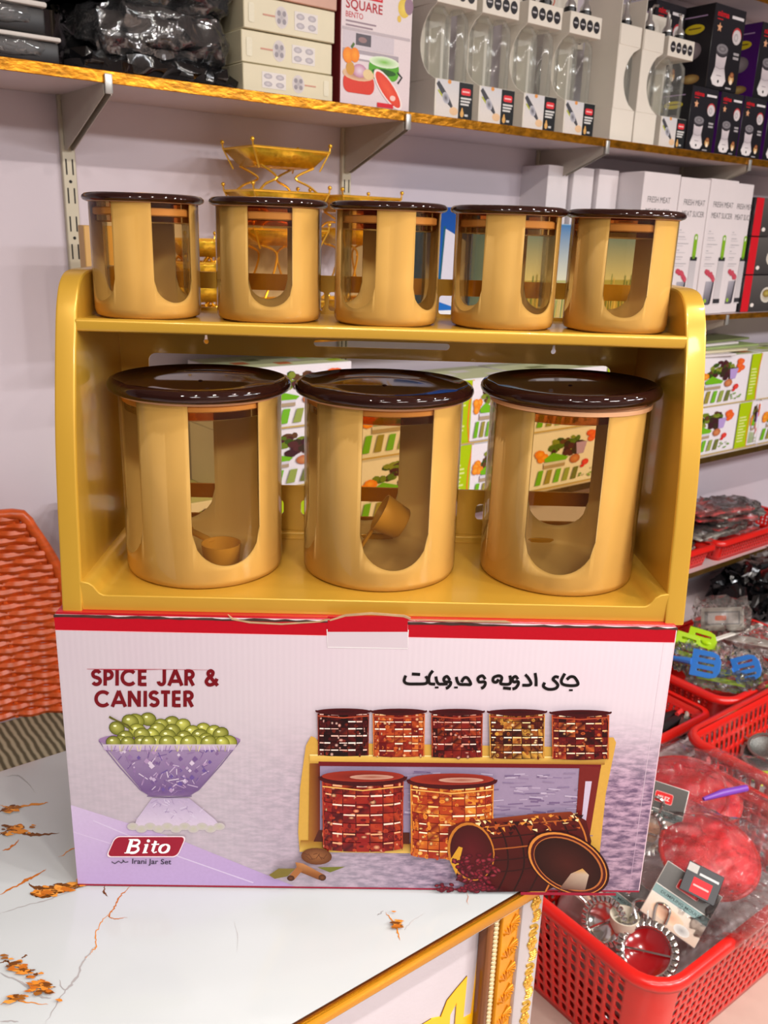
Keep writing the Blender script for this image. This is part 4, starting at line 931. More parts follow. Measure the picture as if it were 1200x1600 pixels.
w_, h_ = a7 - a6, z7 - S2T; P.rect(.002, .1, w_ - .012, h_ - .002, (206, 206, 180), (70, 120, 170)); P.rect(.002, .002, w_ - .012, .1, (190, 160, 80), (170, 170, 110)); P.rect(w_ - .012, .002, w_ - .001, h_ - .002, (226, 200, 150))
for i in range(90): u = q.uniform(.005, w_ - .018); P.stroke([(u, .004), (u + q.uniform(-.006, .006), q.uniform(.03, .115))], .003, q.choice([(214, 180, 90), (150, 150, 80), (226, 200, 130), (110, 140, 90)]))
P.build('printed_front', b)

# ================================================================== TOP SHELF
Z1 = S1T
M_film = thin('clear_film', (.96, .96, .96, 1), .05, 1.5, bump=1.0, bscale=16, haze=.035, hazecol='#d8d8dc', gain=2.4)
M_blackbag = mat('black_plastic_bag', (14, 14, 16), .16, var=.3, scale=20, bump=.9, bscale=30, coat=.3, stretch=(1, 1, .45))
M_blackgoods = mat('black_goods', (30, 29, 31), .4, var=.25, scale=30)
def lumpy(w, d, h, seed, amp=.25, n=(14, 9, 6), fold=3.0):
    from mathutils import noise
    m = MB(); idx = {}; nx, ny, nz = n
    def V_(i, j, k):
        key = (i, j, k)
        if key not in idx:
            x, y, z = 2 * i / nx - 1, 2 * j / ny - 1, 2 * k / nz - 1
            r = max(.001, (abs(x) ** 4 + abs(y) ** 4 + abs(z) ** 3.2) ** .25); s = 1 / r * max(abs(x), abs(y), abs(z))
            p = Vector((x * s * w / 2, y * s * d / 2, z * s * h / 2))
            nv = Vector((noise.noise(Vector((x * fold, y * fold, z * fold)) + Vector((seed, 0, k_)) ) for k_ in (0, 9, 21)))
            p += Vector((nv.x * w * .07, nv.y * d * .12, nv.z * h * .45)) * (amp * 2.2)
            if amp > .155:
                p += Vector((x, y, z)).normalized() * (.5 - abs(noise.noise(Vector((x * 2.2 + seed, y * 2, z * 1.2 + x * .6))))) * .022
            if amp > .2:
                rd = 1 - 2 * abs(noise.noise(Vector((x * fold * 1.5 + seed, y * fold * 1.8, z * fold * .9)))) - .4; p += Vector((x, y, z)).normalized() * rd * .016; rd = 1 - 2 * abs(noise.noise(Vector((x * fold * 5 + seed, y * fold * 5 + 3, z * fold * 3)))) - .4; p += Vector((x, y, z)).normalized() * rd * .0022
            p.z += h / 2
            if p.z < 0: p.z = 0
            idx[key] = len(m.v); m.v.append(tuple(p))
        return idx[key]
    for i in range(nx):
        for j in range(ny):
            for k in (0, nz): m.f.append((V_(i, j, k), V_(i + 1, j, k), V_(i + 1, j + 1, k), V_(i, j + 1, k)))
    for i in range(nx):
        for k in range(nz):
            for j in (0, ny): m.f.append((V_(i, j, k), V_(i + 1, j, k), V_(i + 1, j, k + 1), V_(i, j, k + 1)))
    for j in range(ny):
        for k in range(nz):
            for i in (0, nx): m.f.append((V_(i, j, k), V_(i, j + 1, k), V_(i, j + 1, k + 1), V_(i, j, k + 1)))
    return m
pk = [('clear packet of dark trays, lowest of the stack at the shelf\'s left end', .0, .040, -.135), ('clear packet of dark trays, second from the bottom at the left end', .041, .046, -.155), ('clear packet of dark trays, third from the bottom at the left end', .088, .024, -.15), ('clear packet of dark trays, topmost of the left stack', .113, .03, -.15)]
for i, (lb, dz, h_, a_) in enumerate(pk):
    t = wthing('packed_tray', a_ - .02, .118, Z1 + dz + .0005, lb, 'packet', 'clear packets of dark trays', rz=.03 * (i % 2))
    MB().rbox(-.14, -.088, 0.001, .085, .08, h_ * .78, .004, 2).build('tray', M_blackgoods, t)
    MB().rbox(-.145, -.0925, h_ * .80, .088, .085, h_ * .97, .003, 2).build('card_edge', mat('packet_card', (206, 200, 194), .5), t)
    lumpy(.245, .186, h_ * .98, i * 3.1, .10, (16, 8, 4), 5).build('film', M_film, t, (-.028, -.004, .0002))
t = wthing('plastic_bundle', .10, .118, Z1 + .0005, 'flat black plastic packet lying under the black bags', 'bag', 'black plastic bundles'); lumpy(.30, .18, .03, 4.0, .22, (20, 9, 4), 5).build('bag', M_blackbag, t)
for i, (lb, aa, dz, w_, h_, sd) in enumerate([('crumpled black plastic bag nearest the beige cartons on the top shelf', .105, .028, .25, .085, 2.2), ('crumpled black plastic bag on top of the other black bag', .085, .108, .31, .075, 7.7)]):
    t = wthing('plastic_bundle', aa, .118, Z1 + dz, lb, 'bag', 'black plastic bundles', rz=.02)
    lumpy(w_, .19, h_, sd, .17, (56, 30, 16), 2.4).build('bag', M_blackbag, t)
    lumpy(w_ * 1.03, .196, h_ * 1.04, sd, .185, (56, 30, 16), 2.5).build('film', M_film, t)
# ---- beige cartons
bz = 0; bbn = ['beige carton with pale pictures, lowest of the stack on the top shelf', 'beige carton with pale pictures, middle of the stack', 'beige carton with pale pictures, third up in the stack']
for i in range(3):
    h_ = (.046, .052, .053)[i]; a0 = .252 + .003 * (i == 2)
    b = carton('pictured_box', a0, .206 - .004 * (i == 1), Z1 + bz, .192, .19, h_, M_beige, bbn[i], 'box', 'beige cartons on the top shelf'); P = front()
    s_ = 1 if i else -1; mx = lambda f: (.5 + s_ * (f - .5)) * .192
    P.ell(mx(.40), h_ * .5, .0135, h_ * .34, (214, 206, 204), (176, 170, 174), 16)
    for k in range(4): P.ell(mx(.40) + (k % 2 - .5) * .011, h_ * (.38 + .24 * (k // 2)), .004, h_ * .09, (150, 144, 150), None, 8)
    u0, u1 = sorted((mx(.54), mx(.80))); P.rect(u0, h_ * .2, u1, h_ * .78, (224, 218, 214))
    for k in range(4): P.ell(u0 + (k % 2 + .5) * (u1 - u0) / 2, h_ * (.35 + .28 * (k // 2)), .009, h_ * .1, (170, 164, 170), (206, 200, 204), 9)
    P.rect(*sorted((mx(.2), mx(.33)))[:1], h_ * .47, sorted((mx(.2), mx(.33)))[1], h_ * .52, (206, 150, 130)); P.poly(rrect(min(mx(.05), mx(.11)), h_ * .2, max(mx(.05), mx(.11)), h_ * .78, .003), (226, 220, 196))
    P.build('printed_front', b); bz += h_ + .0015
b = carton('wrapped_box', .245, .208, Z1 + bz, .205, .18, .05, mat('carton_salmon', (196, 146, 122), .35, var=.1), 'brown film-wrapped carton on top of the beige stack', 'box')
P = front(); bars(P, .02, .18, .035, 3, .012, .004, (150, 80, 70), q); P.build('printed_front', b)
# ---- lunch box carton
b = carton('lunch_box_carton', .459, .206, Z1, .172, .11, .235, M_maroon, 'pale lunch box carton with maroon side and red lettering', 'box'); P = front(); w_, h_ = .172, .235
P.rect(.002, .002, w_ - .001, h_ - .002, (222, 206, 210), (226, 216, 218))
P.rect(.012, .186, .098, .203, (206, 24, 40)); P.text('AND HOME', .016, .190, .094, .190, .009, (240, 220, 222), .01); P.text('SQUARE', .012, .166, .098, .166, .0165, (176, 26, 42), .02); P.text('BENTO', .012, .151, .052, .151, .010, (190, 40, 54), .01)
bars(P, .012, .085, .143, 2, .007, .003, (150, 130, 140), q, .3); P.ell(.15, .185, .015, .017, (222, 190, 70), (236, 210, 90), 14); P.ell(.162, .19, .011, .015, (150, 120, 140)); P.ell(.139, .165, .005, .006, (226, 190, 80))
P.rect(.004, .129, .168, .134, (190, 178, 184)); P.rect(.006, .1, .128, .128, (206, 196, 204)); P.rect(.036, .106, .072, .126, (92, 86, 94)); P.ell(.052, .116, .01, .005, (150, 120, 120)); P.rect(.006, .08, .14, .098, (170, 160, 168)); P.rect(.108, .066, .14, .09, (130, 120, 128)); P.rect(.008, .083, .108, .091, (232, 226, 230))
P.poly(rrect(.068, .052, .142, .09, .016), (86, 166, 40)); P.ell(.105, .084, .037, .010, (226, 240, 214), (120, 190, 60), 18); P.ell(.105, .066, .03, .006, (40, 90, 24)); P.stroke([(.138, .07), (.15, .062), (.14, .05)], .004, (40, 44, 40))
P.poly(rrect(.008, .022, .082, .056, .014), (214, 60, 40)); P.ell(.044, .056, .038, .012, (226, 190, 150), (150, 60, 80), 16); P.ell(.046, .062, .017, .012, (190, 130, 160), (230, 210, 220), 12); P.ell(.024, .064, .01, .012, (206, 150, 60)); P.ell(.066, .058, .012, .009, (226, 200, 150))
P.ell(.018, .086, .012, .014, (236, 130, 20), (246, 160, 40), 12); P.ell(.034, .088, .011, .013, (236, 130, 20), (246, 160, 40), 12); P.stroke([(.026, .1), (.032, .108)], .005, (80, 110, 40))
P.ell(.116, .036, .047, .017, (240, 226, 222), None, 22, -.75); P.ell(.116, .036, .042, .014, (220, 66, 44), (232, 90, 60), 22, -.75); P.ell(.128, .022, .007, .005, (240, 200, 190)); P.rect(.09, .003, .13, .011, (214, 30, 44))
P.build('printed_front', b)
carton('dark_box', .636, .12, Z1, .03, .1, .24, M_blackc, 'narrow black carton between lunch box carton and bottle sets', 'box')
# ---- oil bottle pairs in card carriers
M_glass = thin('bottle_glass', (.97, .98, .975, 1), .04, 1.45, haze=.05, hazecol='#eef0ea', gain=.55)
M_pour = mat('pourer_steel', (196, 196, 196), .22, metal=.8)
M_pblack = mat('pourer_black', (22, 22, 24), .35)
CW, CD, CB, CT = .106, .085, .073, .212
def carrier():
    t = thing('bottle_set', (0, 0, 0), 0, 'oil bottle pair', 'bottle set', 'bottle pairs in white card carriers')
    bs = MB().rbox(0, 0, 0, CW, CD, CB, .001, 1).build('base_box', M_cream, t); P = front()
    P.rect(.004, .002, CW * .62, CB - .001, (222, 214, 206), (206, 206, 210)); P.stroke([(.006, CB * .9), (CW * .3, CB * .52), (CW * .45, CB * .3)], [.009, .014, .006], (76, 76, 82)); P.stroke([(.008, CB * .7), (CW * .3, CB * .42)], .004, (176, 182, 70)); P.ell(CW * .28, CB * .52, .009, .012, (190, 190, 200), (90, 90, 96), 10, .6); P.ell(CW * .5, CB * .2, .012, .008, (226, 190, 150)); P.ell(CW * .36, CB * .95, .005, .004, (220, 150, 80))
    P.rect(CW * .62, .001, CW - .001, CB - .001, (40, 42, 44)); P.poly(rrect(CW * .68, CB * .66, CW * .93, CB * .84, .004), (220, 60, 66)); P.rect(CW * .71, CB * .73, CW * .90, CB * .77, (240, 190, 190))
    for i in range(3): P.rect(CW * .67, CB * (.55 - .08 * i), CW * (.95 - .03 * i), CB * (.55 - .08 * i) + .0035, (214, 214, 212))
    P.ell(CW * .72, CB * .16, .005, .007, (220, 170, 100)); P.ell(CW * .72, CB * .24, .0025, .006, (220, 170, 100)); P.rect(CW * .79, CB * .1, CW * .88, CB * .16, (200, 200, 200)); P.build('label', bs)
    MB().rbox(0, CD - .002, CB, CW, CD, .32, .0005, 1).build('back_card', M_cream, t)
    sp = [(CD - .002, CB), (.004, CB)] + [(.004 + .05 * math.sin(PI * i / 12) ** .6, CB + (CT - CB) * i / 12) for i in range(1, 12)] + [(.004, CT), (CD - .002, CT)]
    MB().prism(sp, 0, .0016, 'x').build('side_card', M_cream, t)
    MB().box(CW * .5 - .001, .05, CB, CW * .5 + .001, CD - .002, CT - .03).build('divider_card', M_cream, t)
    co = MB().rbox(-.001, .004, CT, CW + .001, CD - .003, CT + .045, .001, 1).build('collar', M_cream, t); P = Print(lambda u, v, h: (u, .004 - h, v), 4e-5, 3e-4)
    for i in range(4): P.ell(CW * (.17 + .225 * i), CT + .0225, .0105, .0125, (48, 46, 50), None, 20); P.rect(CW * (.17 + .225 * i) - .006, CT + .021, CW * (.17 + .225 * i) + .006, CT + .0245, (190, 188, 190))
    P.build('collar_print', co)
    for k in (.26, .75):
        bt = MB().lathe([(0, CB + .001), (.023, CB + .001), (.0255, CB + .006), (.0255, CT - .035), (.0235, CT - .016), (.014, CT - .004), (.0105, CT + .01), (.0105, CT + .046)], 24).build('bottle', M_glass, t, (CW * k, .034, 0), fix=False)
        MB().lathe([(0, CT + .044), (.0145, CT + .044), (.0145, CT + .058), (.012, CT + .060), (0, CT + .060)], 20).build('pourer_cap', M_pblack, bt)
        MB().lathe([(.0125, CT + .060), (.0125, CT + .066), (.006, CT + .076), (.0045, CT + .10), (0, CT + .10)], 20).build('pourer', M_pour, bt)
        MB().tube([(0, 0, CT + .094), (-.008, -.003, CT + .106), (-.018, -.006, CT + .104)], .0032, 8).build('spout', M_pour, bt)
    return t
c0 = carrier()
spots = [(A(678, 182, .205), .205, 0, 'first bottle pair from the lunch box carton, white card carrier'), (A(747, 190, .205), .204, 0, 'second bottle pair from the lunch box carton, white card carrier'), (A(815, 198, .205), .206, 0, 'third bottle pair from the lunch box carton, white card carrier'), (A(879, 206, .205), .205, 0, 'bottle pair at the right end of the row of four'),
         (A(1029, 221, .205), .206, 0, 'bottle pair standing alone beside the black grinder cartons'), (1.268, .19, -PI / 2, 'turned bottle pair showing its plain white side, next to the row of four'), (1.362, .20, -PI / 2, 'turned bottle pair showing its white side, against the lone pair'), (.72, .1, 0, 'bottle pair in the back row behind the first pair'), (.97, .1, 0, 'bottle pair in the back row behind the third pair'), (1.16, .095, 0, 'bottle pair in the back row left of the turned pairs')]
spots[5] = (1.262, .205, 0, spots[5][3]); spots[6] = (1.352, .205, 0, spots[6][3])
for i, (a_, o_, rz, lb) in enumerate(spots):
    if i in (7, 8): continue
    c = c0 if i == 0 else copy_tree(c0)
    if i in (5, 6):
        rz = PI / 2; c.location = WP(a_ + CD, o_, Z1 + .0005) + Vector((0, 0, T))
    else: c.location = WP(a_, o_, Z1 + .0005) + Vector((0, 0, T))
    c.rotation_euler = (0, 0, PHI + rz); c['label'] = lb
# numerals on the tall back cards
for c in [o for o in bpy.data.objects if o.get('category') == 'bottle set']:
    P = Print(lambda u, v, h: (u, CD - .002 - h, v), 4e-5, 3e-4); P.text('2', .012, .272, .03, .272, .032, (206, 110, 90)); P.build('numeral', c)
# ---- coffee grinder cartons
def art_grinder(b, w, h):
    P = front(); P.rect(.001, .001, w - .001, h - .001, (30, 28, 32), (40, 38, 44))
    P.text('nima', w * .1, h * .86, w * .46, h * .86, h * .07, (206, 30, 40), .03); P.rect(w * .56, h * .87, w * .94, h * .905, (226, 222, 226)); P.rect(w * .1, h * .82, w * .28, h * .833, (190, 40, 46))
    st = []
    for i in range(10): r = (.085 if i % 2 == 0 else .04) * w; st.append((w * .2 + r * math.sin(i * PI / 5), h * .73 + r * math.cos(i * PI / 5)))
    P.poly(st, (226, 170, 130))
    P.ell(w * .78, h * .68, w * .15, h * .1, (190, 60, 66), None, 20); P.ell(w * .78, h * .665, w * .14, h * .09, (206, 198, 200), (226, 220, 222), 20); P.ell(w * .76, h * .66, w * .07, h * .05, (170, 164, 168), (220, 214, 216), 12)
    cx = w * .36
    P.poly([(cx - w * .16, h * .42), (cx + w * .18, h * .42), (cx + w * .15, h * .27), (cx + w * .24, h * .12), (cx + w * .16, h * .05), (cx - w * .16, h * .05), (cx - w * .24, h * .12), (cx - w * .15, h * .27)], None, [(214, 204, 208)] * 2 + [(196, 188, 194), (226, 220, 222), (206, 200, 204), (220, 214, 216), (236, 232, 232), (190, 182, 188)])
    P.ell(cx, h * .09, w * .2, h * .05, (226, 220, 222), (240, 236, 236), 18); P.ell(cx + .01 * w, h * .45, w * .19, h * .06, (66, 62, 68), None, 20); P.ell(cx + .01 * w, h * .49, w * .185, h * .06, (120, 116, 122), (170, 166, 170), 20); P.ell(cx + .01 * w, h * .49, w * .12, h * .035, (96, 92, 98), (150, 146, 150), 16)
    P.stroke([(cx - w * .14, h * .27), (cx, h * .25), (cx + w * .14, h * .27)], h * .008, (150, 140, 146)); P.ell(cx, h * .1, w * .03, h * .02, (30, 30, 34)); P.rect(cx - w * .08, h * .165, cx + w * .08, h * .175, (150, 140, 150))
    P.ell(w * .77, h * .16, w * .09, h * .06, (176, 120, 60), (236, 206, 150), 14); P.ell(w * .78, h * .21, w * .07, h * .035, (120, 66, 36), (190, 130, 90), 14); P.ell(w * .77, h * .12, w * .05, h * .03, (246, 226, 200))
    for k in range(2): P.rect(w * .74, h * (.4 + .05 * k), w * .92, h * (.43 + .05 * k), (170, 166, 170))
    P.rect(w * .62, h * .03, w * .8, h * .05, (170, 166, 170)); P.build('printed_front', b)
def grinder(a, z, w, h, o, lb, purple=True, rz=0.):
    b = carton('grinder_box', a, o, z, w, .11, h, M_blackc, lb, 'box', 'black coffee grinder cartons', rz); art_grinder(b, w, h)
    P = left_side(); P.rect(.001, .001, .109, h - .001, *(((86, 30, 122), (66, 26, 96)) if purple else ((36, 34, 40), (30, 28, 32)))); P.ell(.055, h * .72, .03, h * .06, (214, 196, 40), None, 16); P.rect(.036, h * .72, .074, h * .735, (90, 60, 40)); P.ell(.055, h * .46, .028, h * .11, (120, 110, 116), (170, 160, 166), 16); P.rect(.02, h * .86, .09, h * .875, (176, 150, 190)); P.ell(.05, h * .12, .028, h * .06, (150, 110, 60), (220, 190, 120), 14); P.build('printed_side', b)
    return b
grinder(1.575, Z1, .118, .158, .205, 'black grinder carton in the lower row, beside the lone bottle pair', False)
grinder(1.708, Z1, .105, .158, .205, 'black grinder carton in the lower row, middle')
grinder(1.816, Z1, .112, .158, .207, 'black grinder carton in the lower row, right of the middle one')
grinder(1.95, Z1, .118, .158, .205, 'black grinder carton in the lower row, furthest right')
grinder(1.50, Z1 + .159, .128, .2, .117, 'black grinder carton in the upper row, behind the lone bottle pair', False)
grinder(1.633, Z1 + .159, .142, .2, .202, 'black grinder carton in the upper row, largest in view', False)
grinder(1.862, Z1 + .159, .13, .19, .2, 'grinder carton in the upper row with its purple side in view')
wstruct('wall_shelf_stub', MB().box(0, 0, 0, .001, .001, .001), M_shelf) if False else None
shelf('wall_shelf', 1.2, 3.4, 1.26, 1.275, .15, 'highest wall shelf over the black grinder cartons')

# ================================================================== RED BASKETS
M_basket = mat('red_basket_plastic', (214, 30, 22), .28, var=.05, coat=.2)
def basket(name, a0, a1, o0, o1, zr, h, label, nu=.020, nv=6, inset=.03, rad=.045, rz=0., m=M_basket, hole=.33, corner=True, lipr=.006, rows=(1, 1)):
    """open basket: rim a0..a1 by o0..o1 at height zr, tapering down by inset; pierced walls, rolled rim"""
    t = wthing(name, (a0 + a1) / 2, (o0 + o1) / 2, zr - h, label, 'basket', 'red plastic baskets', rz=rz)
    W, D_ = (a1 - a0) / 2, (o1 - o0) / 2
    per = []
    def seg(p, q_, solid):
        L = (Vector(q_) - Vector(p)).length; n = max(1, round(L / nu))
        for i in range(n): per.append((p[0] + (q_[0] - p[0]) * i / n, p[1] + (q_[1] - p[1]) * i / n, solid))
    r = rad
    seg((-W + r, -D_), (W - r, -D_), False)
    for cx, cy, a in ((W - r, -D_ + r, -PI / 2), (W - r, D_ - r, 0), (-W + r, D_ - r, PI / 2), (-W + r, -D_ + r, PI)):
        for i in range(6): t_ = a + PI / 2 * i / 6; per.append((cx + r * math.cos(t_), cy + r * math.sin(t_), True))
        e = a + PI / 2; p = (cx + r * math.cos(e), cy + r * math.sin(e))
        if a == -PI / 2: seg(p, (W, D_ - r), False)
        elif a == 0: seg(p, (-W + r, D_), False)
        elif a == PI / 2: seg(p, (-W, -D_ + r), False)
    n = len(per); mb = MB()
    zs = [0, .012] + [.012 + (h - .034) * (j + 1) / nv for j in range(nv)] + [h]
    def pt(i, z):
        x, y, _ = per[i % n]; k = 1 - (1 - z / h) * inset / W; k2 = 1 - (1 - z / h) * inset / D_; return Vector((x * k, y * k2, z))
    for i in range(n): 
        for z in zs: mb.v.append(tuple(pt(i, z)))
    m_ = len(zs)
    for i in range(n):
        j2 = (i + 1) % n
        for j in range(m_ - 1):
            A_, B_, C_, D2 = i * m_ + j, j2 * m_ + j, j2 * m_ + j + 1, i * m_ + j + 1
            if per[i][2] or j < 1 or j >= m_ - 2: mb.f.append((A_, B_, C_, D2)); continue
            c = [Vector(mb.v[k]) for k in (A_, B_, C_, D2)]
            sh = .5 if (j % 2) else .5
            f = lambda u, v: (c[0] * (1 - u) + c[1] * u) * (1 - v) + (c[3] * (1 - u) + c[2] * u) * v
            lo, hi = hole * .62, 1 - hole * .62; l2, h2 = .12, .88; cut = .17
            k0 = len(mb.v)
            for u, v in ((lo + cut, l2), (hi - cut, l2), (hi, l2 + cut), (hi, h2 - cut), (hi - cut, h2), (lo + cut, h2), (lo, h2 - cut), (lo, l2 + cut)): mb.v.append(tuple(f(u, v)))
            o8 = [k0 + q_ for q_ in range(8)]
            mb.f += [(A_, B_, o8[1], o8[0]), (B_, C_, o8[3], o8[2]), (C_, D2, o8[5], o8[4]), (D2, A_, o8[7], o8[6]), (B_, o8[2], o8[1]), (C_, o8[4], o8[3]), (D2, o8[6], o8[5]), (A_, o8[0], o8[7])]
    wl_ = mb.build('wall', m, t, fix=False); sd = wl_.modifiers.new('thick', 'SOLIDIFY'); sd.thickness = .0028
    base = MB(); base.add([tuple(pt(i, 0)) for i in range(n)], [tuple(range(n))]); bo = base.build('bottom', m, t, fix=False); sd = bo.modifiers.new('thick', 'SOLIDIFY'); sd.thickness = .003
    rim = MB(); prf = [(-.002, -.003), (-.002, .003), (.004, .004), (.0105, .001), (.0125, -.006), (.0118, -.013)]
    k = len(prf)
    for i in range(n):
        p = pt(i, h); tn = (pt(i + 1, h) - pt(i - 1, h)).normalized(); out = Vector((tn.y, -tn.x, 0))
        for u, v in prf: rim.v.append(tuple(p + out * u + Vector((0, 0, v))))
    for i in range(n):
        j2 = (i + 1) % n
        for q_ in range(k - 1): rim.f.append((i * k + q_, j2 * k + q_, j2 * k + q_ + 1, i * k + q_ + 1))
    ro = rim.build('rim', m, t, fix=False, ang=60); sd = ro.modifiers.new('thick', 'SOLIDIFY'); sd.thickness = .0022
    return t
FZ0 = -T
basket('basket', .465, 1.09, .762, 1.140, -.53, .24, 'big red basket on the floor beside the counter, full of dumpling moulds', .021, 9, .028, .06)
basket('basket', 1.125, 1.75, .73, 1.08, -.50, .27, 'red basket on the floor holding round tea strainers', .022, 6, .025, .05, hole=.4)
deck = wthing('low_platform', .6, .002, -.77, 'white low platform under the shelves carrying red baskets', 'platform')
MB().rbox(0, -.705, 0.001, 2.6, 0, .17, .003, 1).build('deck', M_shelf, deck)
MB().rbox(0, -.7075, .155, 2.6, -.7052, .1705, .001, 1).build('edge_trim', M_browntrim, deck)
ZD = -.5995
basket('basket', 1.37, 1.90, .335, .685, -.515, .083, 'red basket of lime and blue spatulas on the low platform', .019, 4, .018, .05, hole=.5)
basket('basket', .83, 1.335, .40, .66, -.545, .053, 'red basket of dark tools left of the spatula basket', .019, 3, .016, .03, hole=.5)
basket('basket', 2.035, 2.55, .012, .214, -.348, .072, 'shallow red basket on the dark-edged shelf, right of its twin', .016, 3, .014, .02, hole=.5)
basket('basket', 1.56, 2.005, .012, .206, -.352, .068, 'shallow red basket peeping out from behind the spice rack', .016, 3, .014, .02, hole=.5)
# ---- flat packs in the shallow baskets
M_redpack = mat('red_packet', (222, 62, 62), .3, var=.15, scale=20)
M_greypack = mat('grey_packet', (178, 173, 162), .3, var=.2, scale=25)
M_softfilm = thin('soft_film', (.95, .94, .93, 1), .10, 1.5, bump=.7, bscale=40, haze=.07, hazecol='#d8d2cc', gain=1.2)
rb = random.Random(9)
names9 = ['lowest on the right', 'second layer, grey', 'third layer, red', 'fourth layer, grey', 'fifth layer, red', 'sixth layer, grey tilted', 'topmost, red']
for i in range(7):
    t = wthing('flat_pack', 2.17 + rb.uniform(-.06, .10), .115, -.352 + .0142 * i, 'flat red and grey film pack in the shelf basket, ' + names9[i], 'packet', 'film packs in the shallow baskets', rz=rb.uniform(-.35, .25))
    t.rotation_euler = (rb.uniform(-.05, .05), rb.uniform(-.06, .03), t.rotation_euler.z)
    MB().rbox(-.13, -.062, 0, .13, .062, .007, .002, 1).build('card', M_redpack if i % 2 == 0 else M_greypack, t)
    P = Print(lambda u, v, h: (u, v, .007 + h), 4e-5, 3e-4); P.rect(-.1, -.04, -.02, .04, (222, 110, 110) if i % 2 == 0 else (176, 172, 164)); P.rect(-.07, -.035, -.045, .035, (236, 190, 190)); P.rect(.02, -.02, .11, .02, (150, 146, 140)); P.build('printed_top', t)
    MB().tube([(.0, -.03, .009), (.11, -.034, .010)], .0042, 8).build('grey_handle', mat('grey_handle', (130, 134, 138), .35, metal=.3), t)
    lumpy(.275, .135, .014, i * 1.7, .25, (14, 8, 3), 6).build('film', M_softfilm, t, (0, 0, -.001))
for i in range(3):
    t = wthing('flat_pack', 1.84 + .02 * i, .11, -.388 + .012 * i, 'dark flat pack in the half-hidden shallow basket, ' + ['lowest', 'middle', 'topmost'][i], 'packet', 'film packs in the shallow baskets', rz=.15 * i)
    MB().rbox(-.12, -.06, 0, .12, .06, .006, .002, 1).build('card', [M_blackc, M_greypack, M_blackc][i], t); lumpy(.25, .13, .012, 3.3 * i, .2, (14, 8, 3), 6).build('film', M_softfilm, t, (0, 0, -.001))
# ---- black bag goods under the dark-edged shelf
for i, (a_, o_, z_, w_, d_, h_) in enumerate([(2.28, .27, ZD, .42, .22, .10), (2.32, .27, ZD + .098, .40, .2, .05), (2.36, .18, ZD + .140, .36, .18, .02)]):
    t = wthing('plastic_bundle', a_, o_, z_ + .0005, ['black plastic bundle at the bottom under the dark-edged shelf', 'black plastic bundle in the middle under the dark-edged shelf', 'brownish clear-wrapped bundle on top under the dark-edged shelf'][i], 'bag', 'black bundles on the low platform')
    lumpy(w_, d_, h_, 11.3 + i * 2, .45, (22, 12, 7), 3.4).build('bag', [M_blackbag, M_blackbag, mat('brown_bundle', (92, 80, 78), .25, var=.3, bump=.6, bscale=25)][i], t)
    for j in range(6): MB().tube(smooth_path([(-w_ * .45, -d_ * .5 - .006, h_ * (.2 + .12 * j)), (-w_ * .1, -d_ * .55 - .008, h_ * (.15 + .13 * j)), (w_ * .4, -d_ * .5, h_ * (.25 + .1 * j))]), .006, 6).build('dark_handle', M_blackgoods, t)
# ---- spatulas
M_lime = mat('lime_silicone', (176, 218, 14), .35, var=.04); M_bluesil = mat('blue_silicone', (52, 122, 206), .3, var=.04)
def spatula(px, py, z, rot, m, label, w=.07, l=.062):
    x, y = on_z(px, py, z)
    t = thing('spatula', (x, y, z), 0, label, 'spatula', 'spatulas in the red basket', rot=rot)
    out = [(-w / 2, -l / 2), (w * .18, -l / 2), (w * .38, -l * .42), (w / 2, -l * .18), (w / 2, l * .18), (w * .38, l * .42), (w * .18, l / 2), (-w / 2, l / 2)]
    hs = [rrect(-w * .30, k * l * .26 - .0042, w * .30, k * l * .26 + .0042, .0035) for k in (-1, 0, 1)]
    plate('blade', out, hs, .0045, m, t, bevel=.001)
    MB().tube([(-w / 2, 0, 0), (-w / 2 - .03, .006, 0), (-w / 2 - .09, .03, 0)], [.010, .008, .0065], 8).build('handle', m, t)
    return t
TF_ = math.radians(-28)
spatula(1096, 1003, -.470, (TF_, math.radians(3), -.58), M_lime, 'lime slotted spatula head at the front left of the basket', .078, .068)
spatula(1074, 1008, -.482, (TF_, math.radians(6), -.5), M_lime, 'second lime slotted spatula, half hidden by the carton', .07, .064)
spatula(1103, 1038, -.462, (TF_, math.radians(-4), -.58), M_bluesil, 'blue slotted spatula head in front of the lime one', .074, .07)
spatula(1167, 1044, -.468, (TF_, math.radians(-30), -.5), M_bluesil, 'blue slotted spatula in a clear bag, to the right', .07, .066)
def flatthing(name, px, py, z, rot, w, h, thick, m, label, cat, group=None):
    x, y = on_z(px, py, z); t = thing(name, (x, y, z), 0, label, cat, group, rot=rot)
    MB().rbox(-w / 2, 0, 0, w / 2, thick, h, .0008, 1).build('card', m, t); return t
t = flatthing('hang_card', 1128, 985, -.468, (math.radians(-58), math.radians(-14), -.45), .12, .085, .003, mat('card_pale', (206, 202, 192), .4), 'pale product card with red badge leaning at the basket back', 'card')
P = front(); P.rect(-.05, .02, .05, .07, (150, 150, 150)); P.rect(-.04, .025, .045, .064, (206, 200, 196)); P.poly(rrect(-.02, .036, .012, .054, .004), (222, 120, 90)); P.build('printed_front', t)
lumpy(.14, .02, .11, 5.1, .3, (10, 4, 8), 5).build('film', M_softfilm, t, (0, -.004, -.004))
def bagged(name, px, py, z, w, d, h, sd, label, m=None, film=M_softfilm, rz=-.4):
    z -= .01; x, y = on_z(px, py, z); t = thing(name, (x, y, z), rz, label, 'bag', 'clear bags of utensils')
    lumpy(w, d, h, sd, .3, (22, 14, 8), 2.6).build('film', film, t)
    if m: MB().rbox(-w * .4, -d * .2, h * .3, w * .4, d * .2, h * .45, .004, 1).build('utensil', m, t)
    return t
